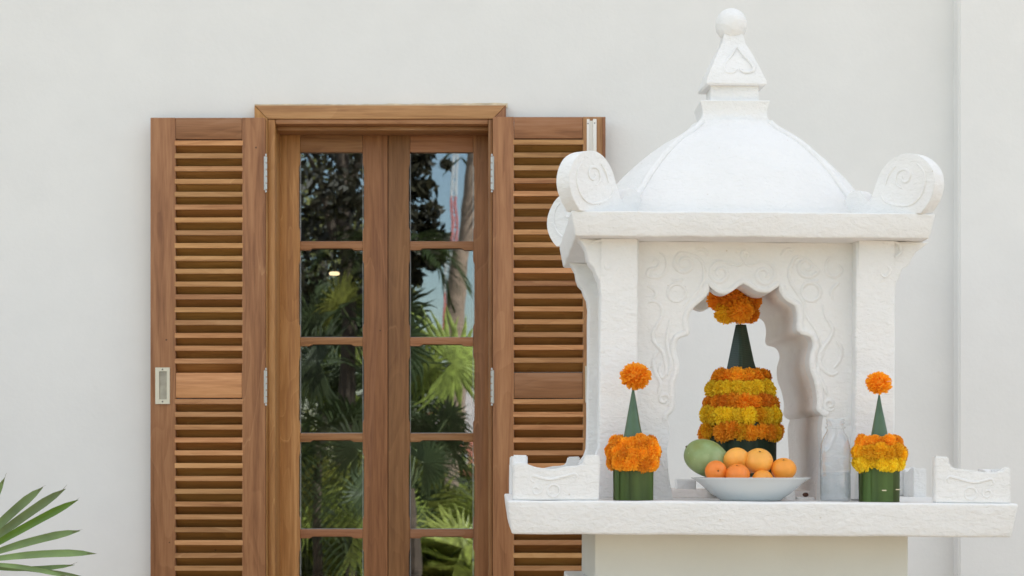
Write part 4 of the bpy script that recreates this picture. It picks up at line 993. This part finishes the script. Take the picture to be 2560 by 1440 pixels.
mandarin(1959, 1173, -.02, 32, (math.radians(22), math.radians(-10), .3), 'rightmost mandarin on the plate with small stalk scar')
mandarin(1873, 1157, .045, 31, (math.radians(10), .1, 0), 'rear mandarin peeping over the two upper ones')
def mango():
    Y = fy0 + .01; k = Y / FPX
    t = thing('mango', (PX(1774, Y), Y + .012, PZ(1153, Y)), 'large green mango at the left end of the fruit plate', 'mango', rot=(math.radians(-12), math.radians(28), math.radians(8)))
    bm = bmesh.new(); bmesh.ops.create_uvsphere(bm, u_segments=40, v_segments=28, radius=1.0)
    for v in bm.verts:
        c = v.co; s_ = 1 + .17 * -c.x; v.co = Vector((c.x * 68, c.y * 38 * s_, c.z * 44 * s_ + 3 * (1 - c.x * c.x) + (5 if c.z > 0 else 0) * (1 - abs(c.x)) * .5)) * k
        v.co += v.co.normalized() * .0012 * noise.noise(v.co * 30)
    obj('skin', bm, M['mango'], t, smooth=180)
    bm = bmesh.new(); tube(bm, [(-66 * k, 0, 4 * k), (-70 * k, 0, 6 * k)], [.0032, .0024], seg=8); obj('stalk_scar', bm, M['calyx'], t)
mango()
def bottle():
    Y = 5.14; k = Y / FPX; x = PX(2088.5, Y); z0 = on_shelf(x, Y) + .0008
    t = thing('bottle', (x, Y, z0), 'clear uncapped plastic water bottle between the fruit plate and right flower cup', 'bottle')
    o = [(0, 2), (26, 2), (35, 0), (38, 4), (38.6, 20), (38.2, 60), (38.6, 62), (37.2, 66), (38.6, 70), (38.6, 96), (37.2, 100), (38.6, 104), (38.6, 124), (37, 142), (31, 160), (24, 171), (22, 175), (21.5, 181), (25, 182), (25, 186), (21.5, 187), (21.5, 192), (23, 193), (23, 196), (21.5, 197), (21.5, 200), (23, 201), (22.5, 206), (20.5, 206)]
    o = [(a * k, b_ * k) for a, b_ in o]; inn = [(max(a - .0006, 0), b_ + (.0006 if i < 3 else 0)) for i, (a, b_) in enumerate(o)][::-1]
    bm = bmesh.new(); lathe(bm, o + inn, seg=48); obj('bottle_body', bm, M['pet'], t, smooth=60)
    wl = 71 * k; wp = [(max(a - .0014, 0), b_ + .002) for a, b_ in o if b_ < wl]; wp += [(wp[-1][0], wl), (0, wl)]
    bm = bmesh.new(); lathe(bm, wp, seg=48); obj('water', bm, M['water'], t, smooth=60)
bottle()

# ------------------------------------------------------------------ FAN PALM LEAF (front left)
def blade(bm_v, bm_f, pts, width, fold=.25, side=None, tipfrac=.88, split=False):
    """pleated strip along pts; appended to vertex/face lists"""
    n = len(pts); o = len(bm_v); pts = [Vector(p) for p in pts]
    for i, p in enumerate(pts):
        d = (pts[min(i + 1, n - 1)] - pts[max(i - 1, 0)]).normalized(); s_ = side or Vector((0, 0, 1)); a = d.cross(s_)
        a = a.normalized() if a.length > 1e-4 else Vector((1, 0, 0)); b_ = a.cross(d).normalized(); t = i / (n - 1)
        w_ = width * min(1, .35 + 1.6 * t) * (1 if t < tipfrac else max(.06, (1 - t) / (1 - tipfrac)))
        if t < .5: w_ = width * (.35 + 1.3 * t)
        bm_v += [p - a * w_ / 2 + b_ * w_ * fold, p, p + a * w_ / 2 + b_ * w_ * fold]
    for i in range(n - 1):
        q = o + i * 3; bm_f += [(q, q + 1, q + 4, q + 3), (q + 1, q + 2, q + 5, q + 4)]
def mesh_pd(name, vs, fs, mat, smooth=True):
    me = bpy.data.meshes.new(name); me.from_pydata([tuple(v) for v in vs], [], fs); me.materials.append(mat)
    if smooth: me.shade_smooth()
    me.update(); return me
M['frond'] = simple('palm_leaflet_green', (.175, .250, .085), rough=.38, var=.25, vscale=10, trans=.22, objvar=.18)
M['frond_dark'] = simple('palm_leaflet_deep', (.11, .21, .014), rough=.35, var=.2, vscale=10, trans=.2)
M['stalk'] = simple('palm_stalk', (.10, .13, .05), rough=.5, var=.2)
M['drytip'] = simple('dry_leaf_tip', (.16, .13, .06), rough=.8)
def lady_palm():
    Y = 6.35
    hub = Vector((PX(-95, Y), Y, PZ(1412, Y)))
    t = thing('fan_palm', (hub.x - .18, Y + .1, .02), 'fan palm with narrow green fingers reaching in at the lower left corner', 'palm')
    L0 = t.location.copy()
    bm = bmesh.new(); st = smooth_poly([(0, 0, 0), (.02, 0, .5), (.0, 0, 1.0), (-.02, 0, 1.22)], 4); tube(bm, st, [.018 - .006 * i / len(st) for i in range(len(st))], seg=10); obj('trunk', bm, simple('fibrous_palm_stem', (.12, .08, .045), rough=.9, var=.4, vscale=60, bump=.8, bscale=90, bdist=.002), t)
    def leaf(hub, spec, rnd, stem_from):
        bm = bmesh.new(); hb = hub - L0; pt = smooth_poly([tuple(stem_from), tuple((Vector(stem_from) + hb) / 2 + Vector((0, 0, .05))), tuple(hb)], 5)
        tube(bm, pt, .0042, seg=7); pet = obj('petiole', bm, M['stalk'], t)
        for (tip, arch, w_, mat) in spec:
            a = hb; e = tip - L0; d = e - a; pts = []
            for i in range(11):
                s_ = i / 10; p = a + d * s_ + Vector((0, 0, arch * 4 * s_ * (1 - s_))) + Vector((0, -.03 * s_, 0)); pts.append(p)
            vs, fs = [], []; blade(vs, fs, pts, w_ * 1.32, fold=.16, side=Vector((0, -1, .15)), tipfrac=.86)
            o = bpy.data.objects.new('leaf_finger', mesh_pd('leaf_finger', [v - a for v in vs], fs, mat)); C.objects.link(o); o.parent = t; o.location = a
            dn = (pts[-1] - pts[-2]).normalized(); e0 = pts[-2].lerp(pts[-1], .35); bm = bmesh.new()
            tube(bm, [Vector((0, 0, 0)), dn * .014 + Vector((0, 0, rnd.uniform(-.002, .004))), dn * .030 + Vector((0, 0, rnd.uniform(-.002, .010)))], [.0030, .0016, .0005], seg=5, flat=.4)
            obj('dry_tip', bm, M['drytip'], t, loc=tuple(e0))
    P = lambda px, py, dy=0: Vector((PX(px, Y + dy), Y + dy, PZ(py, Y + dy)))
    F, D = M['frond'], M['frond_dark']; k = Y / FPX
    spec = [(P(18, 1194), .00, 15 * k, F), (P(113, 1218, .03), .012, 17 * k, F), (P(169, 1222, -.02), .008, 17 * k, F), (P(201, 1249, -.05), .006, 15 * k, D), (P(206, 1326), .010, 15 * k, F), (P(245, 1383, -.03), .012, 14 * k, F), (P(192, 1411, .04), -.012, 9 * k, F), (P(215, 1441, .02), .006, 8 * k, F), (P(175, 1442, -.04), .014, 9 * k, F), (P(-60, 1180), 0, 15 * k, F), (P(-160, 1190), 0, 15 * k, F), (P(-260, 1260), 0, 15 * k, F), (P(120, 1500), 0, 13 * k, F), (P(-330, 1360), 0, 15 * k, F)]
    leaf(hub, spec, random, Vector((-.02, 0, 1.0)))
    for (hx, hy, hz, yaw) in ((-.45, .12, 1.30, 2.6), (-.28, -.22, .98, .4), (.02, .18, .80, 0.2)):
        h = L0 + Vector((hx, hy, hz)); rs = random.Random(int(hx * 100))
        sp = []
        for i in range(9):
            a = -.6 + i * .42 + rs.uniform(-.06, .06); r = rs.uniform(.28, .36); sp.append((h + Vector((r * math.cos(a) * math.cos(yaw), r * .3 * math.sin(a * 2), r * math.sin(a) * .6 - .12)), .01, .016, F))
        leaf(h, sp, rs, Vector((-.02, 0, hz - .35)))
lady_palm()

# ------------------------------------------------------------------ GARDEN OPPOSITE (seen mirrored in the panes)
def G(px, py, Ln):
    """point in the garden whose mirror image falls at that photo position after a light path of Ln metres"""
    return Vector(((px - 1280) / FPX * Ln, 2 * YG - Ln, EYE + (HOR - py) / FPX * Ln))
M['bark'] = simple('grey_brown_bark', (.10, .075, .055), rough=.9, var=.4, vscale=8, bump=.8, bscale=20, bdist=.01)
M['palmbark'] = simple('pale_ringed_palm_bark', (.36, .26, .19), rough=.85, var=.25, vscale=6, aniso=(1, 1, 6), bump=.6, bscale=14, bdist=.01)
M['gl_dark'] = simple('broad_leaf_backlit', (.035, .032, .014), rough=.5, trans=.1, var=.3, vscale=3)  # backlit silhouette put into the leaf colour
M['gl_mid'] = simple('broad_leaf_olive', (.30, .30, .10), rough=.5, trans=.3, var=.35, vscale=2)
M['gl_lit'] = simple('palm_frond_lime_sunlit', (.34, .38, .085), rough=.35, trans=.3, var=.5, vscale=9, objvar=.35)  # lit copy of the frond material: sunlight put into the colour
M['gl_palm'] = simple('palm_frond_shade', (.060, .085, .030), rough=.45, trans=.2, var=.3, vscale=2, objvar=.2)  # shaded copy of the frond material: shade put into the colour

def leaf_mass(centres, nper, size, mat, name, parent, loc, seed=0):
    rnd = random.Random(seed); vs, fs = [], []
    for (c, rad) in centres:
        for _ in range(nper):
            d = Vector((rnd.gauss(0, 1), rnd.gauss(0, 1), rnd.gauss(0, 1))); d = d.normalized() * (rnd.random() ** .45) * rad; p = c + Vector((d.x, d.y, d.z * .8)) - loc
            u = Vector((rnd.uniform(-1, 1), rnd.uniform(-1, 1), rnd.uniform(-1.2, .2))).normalized(); v = u.cross(Vector((rnd.uniform(-1, 1), rnd.uniform(-1, 1), rnd.uniform(-1, 1)))).normalized()
            s_ = size * rnd.uniform(.6, 1.3); o = len(vs); vs += [p - u * s_ * .5, p + v * s_ * .22, p + u * s_ * .6, p - v * s_ * .22]; fs.append((o, o + 1, o + 2, o + 3))
    o = bpy.data.objects.new(name, mesh_pd(name, vs, fs, mat, False)); C.objects.link(o); o.parent = parent; return o
def tree(label, base, top, r, crown, nper, size, mat, limbs=(), group='trees in the garden opposite', name='broadleaf_tree', seed=1):
    t = thing(name, base, label, 'tree', group); L0 = Vector(base)
    bm = bmesh.new(); mid = (Vector(base) + Vector(top)) / 2 + Vector((.12, .1, 0)); pts = smooth_poly([(0, 0, 0), tuple(mid - L0), tuple(Vector(top) - L0)], 5)
    tube(bm, pts, [r * (1 - .6 * i / len(pts)) for i in range(len(pts))], seg=10)
    obj('trunk', bm, M['bark'], t)
    for (a, b_, rr) in limbs:
        bm = bmesh.new(); A, B_ = Vector(a) - L0, Vector(b_) - L0; q = smooth_poly([tuple(A), tuple((A + B_) / 2 + Vector((0, 0, .12))), tuple(B_)], 4); tube(bm, q, [rr * (1 - .75 * i / len(q)) for i in range(len(q))], seg=7); obj('branch', bm, M['bark'], t)
    leaf_mass(crown, nper, size, mat, 'crown', t, L0, seed); return t
rn = random.Random(3)
# broadleaf tree whose boughs fill the upper panes on the left
b0 = G(836, 1160, 21); b0.z = 0
cr1 = []
for _ in range(58):
    px = rn.uniform(650, 1010); py = rn.uniform(120, 720); cr1.append((G(px, py, rn.uniform(19.5, 23)), .28))
cr1 += [(G(px, py, 20.5), rr) for px, py, rr in ((1030, 420, .17), (1048, 470, .15), (1040, 540, .18), (1070, 520, .12), (1076, 570, .14), (1040, 590, .2), (1098, 590, .08), (1050, 640, .16), (1075, 650, .14), (1040, 690, .08), (1100, 640, .10), (1050, 380, .14), (1020, 350, .3), (1108, 402, .04), (1060, 300, .2), (1025, 620, .2))]
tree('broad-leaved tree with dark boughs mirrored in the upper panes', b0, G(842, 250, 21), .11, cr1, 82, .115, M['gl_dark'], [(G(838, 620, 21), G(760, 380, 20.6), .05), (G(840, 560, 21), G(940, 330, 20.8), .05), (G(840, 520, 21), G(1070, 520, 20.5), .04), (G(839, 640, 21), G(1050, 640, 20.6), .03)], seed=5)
# sunlit trees farther away behind it
for i, (px, py, Ln, n, sz) in enumerate(((790, 560, 34, 26, .16), (900, 640, 38, 26, .18), (700, 700, 36, 20, .18), (850, 900, 44, 26, .2))):
    c = G(px, py, Ln); base = Vector((c.x, c.y, 0)); cr_ = [(c + Vector((rn.uniform(-1.0, 1.0), rn.uniform(-1, 1), rn.uniform(-1.6, 1.2))), .45) for _ in range(n)]
    lab = ['olive-leaved tree farther off behind the dark boughs, left pane column', 'olive-leaved tree between the dark trunk and the sash middle', 'olive-leaved tree at the far left of the garden', 'lowest and farthest olive-leaved tree behind the palms'][i]
    tree(lab, base, c, .12, cr_, 55, sz, M['gl_mid'], seed=20 + i)

def frond(name, L, nl, ll, lw, droop, mat, seed=0, vshape=.5, lean=.6):
    """feather palm frond along +x arching up then down"""
    rnd = random.Random(seed); pts = [Vector((L * s_ * math.cos(lean * (1 - s_ * .2)), 0, L * (s_ * math.sin(lean) - droop * s_ * s_))) for s_ in [i / 14 for i in range(15)]]
    vs, fs = [], []; 
    bm = bmesh.new(); tube(bm, pts, [.014 * L * (1 - .85 * i / 14) for i in range(15)], seg=6); 
    bm.verts.ensure_lookup_table(); vs = [v.co.copy() for v in bm.verts]; fs = [tuple(v.index for v in f.verts) for f in bm.faces]; bm.free()
    for i in range(nl):
        s_ = .16 + .84 * (i + .5) / nl; f = s_ * 14; j = min(13, int(f)); p = pts[j].lerp(pts[j + 1], f - j); d = (pts[j + 1] - pts[j]).normalized()
        for sg in (-1, 1):
            l_ = ll * L * (math.sin(PI * min(1, s_ * .86 + .12)) ** .6) * rnd.uniform(.85, 1.1)
            side = Vector((0, sg, 0)); up = d.cross(side) * sg * -1; 
            if up.z < 0: up = -up
            dr = (side * .8 + d * .55 + up * vshape * rnd.uniform(.5, 1.1)).normalized()
            q = [p + dr * l_ * u - Vector((0, 0, 1)) * l_ * .35 * u * u for u in (0, .35, .7, 1)]
            blade(vs, fs, q, lw * L, fold=.2, side=Vector((0, 0, 1)), tipfrac=.6)
    return mesh_pd(name, vs, fs, mat)
FR = [frond('frond', 1.0, 34, .34, .020, .45, M['gl_lit'], 1, lean=1.1), frond('frond', 1.0, 30, .36, .022, .75, M['gl_lit'], 2, lean=1.0), frond('frond', 1.0, 34, .40, .018, .9, M['gl_palm'], 3, lean=.75), frond('frond', 1.0, 30, .42, .02, 1.3, M['gl_palm'], 4, lean=.5)]
def palm_clump(label, base, nf, L, kinds, seed, trunk=0, tr=.03, name='areca_palm', stems=4):
    rnd = random.Random(seed); t = thing(name, base, label, 'palm', 'palms in the garden opposite')
    for s_ in range(stems):
        bm = bmesh.new(); h = max(.3, trunk * rnd.uniform(.8, 1.05)); o = Vector((rnd.uniform(-.25, .25), rnd.uniform(-.2, .2), 0)) if stems > 1 else Vector((0, 0, 0))
        q = smooth_poly([tuple(o), tuple(o * 1.4 + Vector((0, 0, h * .5))), tuple(o * 2 + Vector((0, 0, h)))], 4); tube(bm, q, [tr * (1 - .3 * i / len(q)) for i in range(len(q))], seg=8); obj('trunk', bm, M['bark'], t)
        tips = o * 2 + Vector((0, 0, h - .03))
        for i in range(nf // stems):
            ob = bpy.data.objects.new('frond', FR[rnd.choice(kinds)]); C.objects.link(ob); ob.parent = t; ob.location = tips
            ob.rotation_euler = (rnd.uniform(-.15, .15), rnd.uniform(-.45, .25), rnd.uniform(0, 2 * PI)); s2 = L * rnd.uniform(.75, 1.15); ob.scale = (s2, s2, s2)
    return t
def at(px, Ln): v = G(px, 1160, Ln); v.z = 0; return v
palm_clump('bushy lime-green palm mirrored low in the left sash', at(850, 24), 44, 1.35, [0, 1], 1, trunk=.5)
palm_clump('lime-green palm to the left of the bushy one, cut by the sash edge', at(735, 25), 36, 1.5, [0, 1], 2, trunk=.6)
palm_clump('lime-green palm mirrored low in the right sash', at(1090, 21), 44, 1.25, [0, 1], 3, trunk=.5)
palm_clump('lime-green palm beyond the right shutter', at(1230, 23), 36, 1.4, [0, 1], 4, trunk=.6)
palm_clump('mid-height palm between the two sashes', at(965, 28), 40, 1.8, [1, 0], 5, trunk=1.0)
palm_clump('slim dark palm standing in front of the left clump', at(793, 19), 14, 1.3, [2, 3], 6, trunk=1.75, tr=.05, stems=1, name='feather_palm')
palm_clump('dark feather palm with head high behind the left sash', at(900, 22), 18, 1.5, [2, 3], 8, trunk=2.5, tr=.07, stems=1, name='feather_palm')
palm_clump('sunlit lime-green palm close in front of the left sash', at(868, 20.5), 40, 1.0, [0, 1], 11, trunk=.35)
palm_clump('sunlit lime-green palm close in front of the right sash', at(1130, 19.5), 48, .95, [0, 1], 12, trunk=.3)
def fan(name, n, L, w_, mat, spread=2.4, seed=0):
    rnd = random.Random(seed); vs, fs = [], []
    for i in range(n):
        a = -spread / 2 + spread * i / (n - 1); l_ = L * rnd.uniform(.85, 1.05) * (1 - .18 * abs(a) / spread)
        d = Vector((math.sin(a), 0, math.cos(a))); pts = [Vector((0, 0, 0)) + d * l_ * u + Vector((0, -.10 * L * u, -.30 * L * u * u * rnd.uniform(.5, 1.2))) for u in (0, .25, .5, .75, 1)]
        blade(vs, fs, pts, w_ * L, fold=.3, side=Vector((0, -1, .1)), tipfrac=.55)
    return mesh_pd(name, vs, fs, mat)
FANS = [fan('fan_leaf', 26, 1.0, .085, M['gl_lit'], 4.4, 1), fan('fan_leaf', 24, 1.0, .075, M['gl_palm'], 4.0, 2)]
def fan_palm(label, base, h, n, L, kinds, seed):
    rnd = random.Random(seed); t = thing('fan_palm', base, label, 'palm', 'fan palms in the garden opposite')
    bm = bmesh.new(); tube(bm, [(0, 0, 0), (.02, 0, h * .5), (0, 0, h)], [.06, .055, .045], seg=8); obj('trunk', bm, M['bark'], t)
    for i in range(n):
        a = rnd.uniform(0, 2 * PI); e = rnd.uniform(-.2, 1.25); st = L * rnd.uniform(.5, .95)
        hub = Vector((math.cos(a) * math.cos(e) * st, math.sin(a) * math.cos(e) * st, h + math.sin(e) * st))
        bm = bmesh.new(); tube(bm, [(0, 0, h - .02), tuple((hub + Vector((0, 0, h))) / 2 + Vector((0, 0, .06))), tuple(hub)], .010, seg=5); obj('petiole', bm, M['stalk'], t)
        o = bpy.data.objects.new('fan_leaf', FANS[rnd.choice(kinds)]); C.objects.link(o); o.parent = t; o.location = hub
        o.rotation_euler = (rnd.uniform(-.9, .2), PI / 2 - e if math.cos(a) > 0 else -(PI / 2 - e), rnd.uniform(-.5, .5)); s_ = L * rnd.uniform(.38, .58); o.scale = (s_,) * 3
    return t
fan_palm('sunny fan palm low at the right edge of the left sash', at(875, 19.5), .7, 18, .9, [0, 0, 0, 1], 3)
fan_palm('sunny fan palm low at the left edge of the left sash', at(765, 22.5), .9, 16, 1.0, [0, 0, 1], 4)
fan_palm('sunny fan palm low in the middle of the right sash', at(1105, 19.5), .55, 16, .95, [0, 0, 1], 5)
fan_palm('shady fan palm hanging across the third right pane', at(1030, 18), 1.35, 9, .75, [1], 6)
fan_palm('shady fan palm with spiky head behind the middle left panes', at(915, 21), 2.45, 11, 1.1, [1, 0], 7)
fan_palm('shady fan palm at the left side of the middle left panes', at(735, 22), 2.5, 11, 1.1, [1, 0, 1], 8)
# unseen leafy screen added on the left to shade that side of the terrace
rh = random.Random(8)
hb = thing('shade_hedge', (-6.2, 2.5, 0), 'unseen green leaf screen added to shade the left side of the terrace, out of the picture', 'shade_hedge')
cr_ = [(Vector((-6.2 + rh.uniform(-.5, .5), rh.uniform(-3.5, 6.4), rh.uniform(.1, 2.3))), .5) for _ in range(110)]
leaf_mass(cr_, 60, .17, simple('shade_hedge_leaf', (.05, .09, .03), rough=.5, var=.3, vscale=3), 'foliage', hb, Vector((-6.2, 2.5, 0)), 3)
for i in range(9):
    bm = bmesh.new(); tube(bm, [(0, -5.8 + i * 1.15, 0), (.05, -5.7 + i * 1.15, 2.2)], .05, seg=7); obj('stem', bm, M['bark'], hb)
# tall leaning coconut palm
def coconut():
    base = G(1128, 1160, 26); base.z = 0; t = thing('coconut_palm', base, 'tall leaning coconut palm with a pale ringed trunk', 'palm', 'palms in the garden opposite')
    L0 = Vector(base); pts = [(0, 0, 0)] + [tuple(G(px, py, 26) - L0) for px, py in ((1134, 1000), (1142, 820), (1150, 700), (1160, 600), (1172, 480), (1186, 360), (1204, 160), (1222, -60), (1238, -300))]
    q = smooth_poly(pts, 4); bm = bmesh.new(); tube(bm, q, [.125 - .035 * i / len(q) + .004 * (i % 2) for i in range(len(q))], seg=14); obj('trunk', bm, M['palmbark'], t)
    rnd = random.Random(5); top = Vector(pts[-1])
    for i in range(16):
        ob = bpy.data.objects.new('frond', FR[2 + i % 2]); C.objects.link(ob); ob.parent = t; ob.location = top; ob.rotation_euler = (0, rnd.uniform(-.4, .5), i * .393 + rnd.uniform(-.1, .1)); s_ = rnd.uniform(2.4, 3.0); ob.scale = (s_,) * 3
    return t
coconut()
# one long dark frond crossing the sky in the second right pane
t = thing('feather_palm', at(985, 20), 'tall thin feather palm whose frond crosses the reflected sky', 'palm', 'palms in the garden opposite')
bm = bmesh.new(); hz = G(985, 620, 20).z; tube(bm, [(0, 0, 0), (.02, 0, hz / 2), (0, 0, hz)], [.05, .045, .035], seg=8); obj('trunk', bm, M['bark'], t)
for i, (rz, ry) in enumerate(((0.05, .25), (.9, 0), (2.1, .1), (3.1, 0), (4.2, .1), (5.2, -.1), (5.9, .45))):
    ob = bpy.data.objects.new('frond', FR[2]); C.objects.link(ob); ob.parent = t; ob.location = (0, 0, hz - .02); ob.rotation_euler = (0, ry, rz); ob.scale = (.95,) * 3
# red and white lattice mast
def mast():
    Ln = 130; p = G(1126, 1160, Ln); p.z = 0; t = thing('lattice_mast', p, 'tall red and white lattice radio mast far behind the garden', 'mast')
    R_ = simple('mast_red', (.72, .16, .13), rough=.6); Wt = simple('mast_white', (.75, .74, .72), rough=.6)
    hw_ = .14; H = 30; sec = 3.0
    for s_ in range(int(H / sec)):
        bm = bmesh.new(); z = s_ * sec; cs = [(-hw_, -hw_), (hw_, -hw_), (hw_, hw_), (-hw_, hw_)]
        for c in cs: tube(bm, [(c[0], c[1], z), (c[0], c[1], z + sec - .02)], .055, seg=5)
        for j in range(3):
            za = z + j * sec / 3; zb_ = za + sec / 3 - .02
            for i in range(4):
                a, b_ = cs[i], cs[(i + 1) % 4]; tube(bm, [(a[0], a[1], za), (b_[0], b_[1], zb_)], .022, seg=4); tube(bm, [(a[0], a[1], za), (b_[0], b_[1], za)], .03, seg=4)
        obj('mast_section', bm, R_ if s_ % 2 else Wt, t, smooth=0)
mast()
def far_house():
    Ln = 46; c = G(1215, 1160, Ln); c.z = 0; t = thing('house', c, 'white house with red tiled roofs beyond the garden palms', 'house')
    k = Ln / FPX; w_ = simple('sunlit_white_wall', (.80, .79, .76), rough=.8); rt = simple('terracotta_tile', (.50, .17, .11), rough=.7, var=.25, vscale=3); dk = simple('dark_window_glass', (.04, .05, .06), rough=.1)
    zg = EYE + (HOR - 875) * k; hx = 1.3; ze = EYE + (HOR - 1060) * k
    bm = prism([(-hx, 0), (hx, 0), (hx, ze), (0, zg), (-hx, ze)], -3, 0); obj('wall', bm, w_, t, smooth=0)
    for sg in (-1, 1):
        bm = bmesh.new(); pr_ = [(0, zg + .12), (sg * (hx + .4), ze - .2), (sg * (hx + .4), ze - .32), (0, zg)]; bm.free(); bm = prism(pr_, -3.3, .35); obj('roof', bm, rt, t, smooth=0)
    # lower porch with its own roof of tile courses
    pw = 1.5; pz = EYE + (HOR - 1105) * k
    pr_w = obj('porch_wall', bx(-pw, pw, .02, 1.8, 0, pz - .5), w_, t, smooth=0)
    for i in range(7):
        y0_ = .1 + i * .3; z0_ = pz - i * .10; bm = bmesh.new()
        for j in range(12): tube(bm, [(-pw - .2 + j * .29, y0_, z0_ + .02), (-pw - .2 + j * .29, y0_ + .34, z0_ - .10)], .13, seg=7, flat=.4)
        obj('tile_course', bm, rt, t)
    for x in (-.55, .55):
        f = pobj('window', bx(x - .3, x + .3, 1.801, 1.84, .9, 1.75), w_, t, smooth=0); sub(f, 'pane', bx(x - .25, x + .25, 1.841, 1.85, .95, 1.70), dk, smooth=0)
far_house()
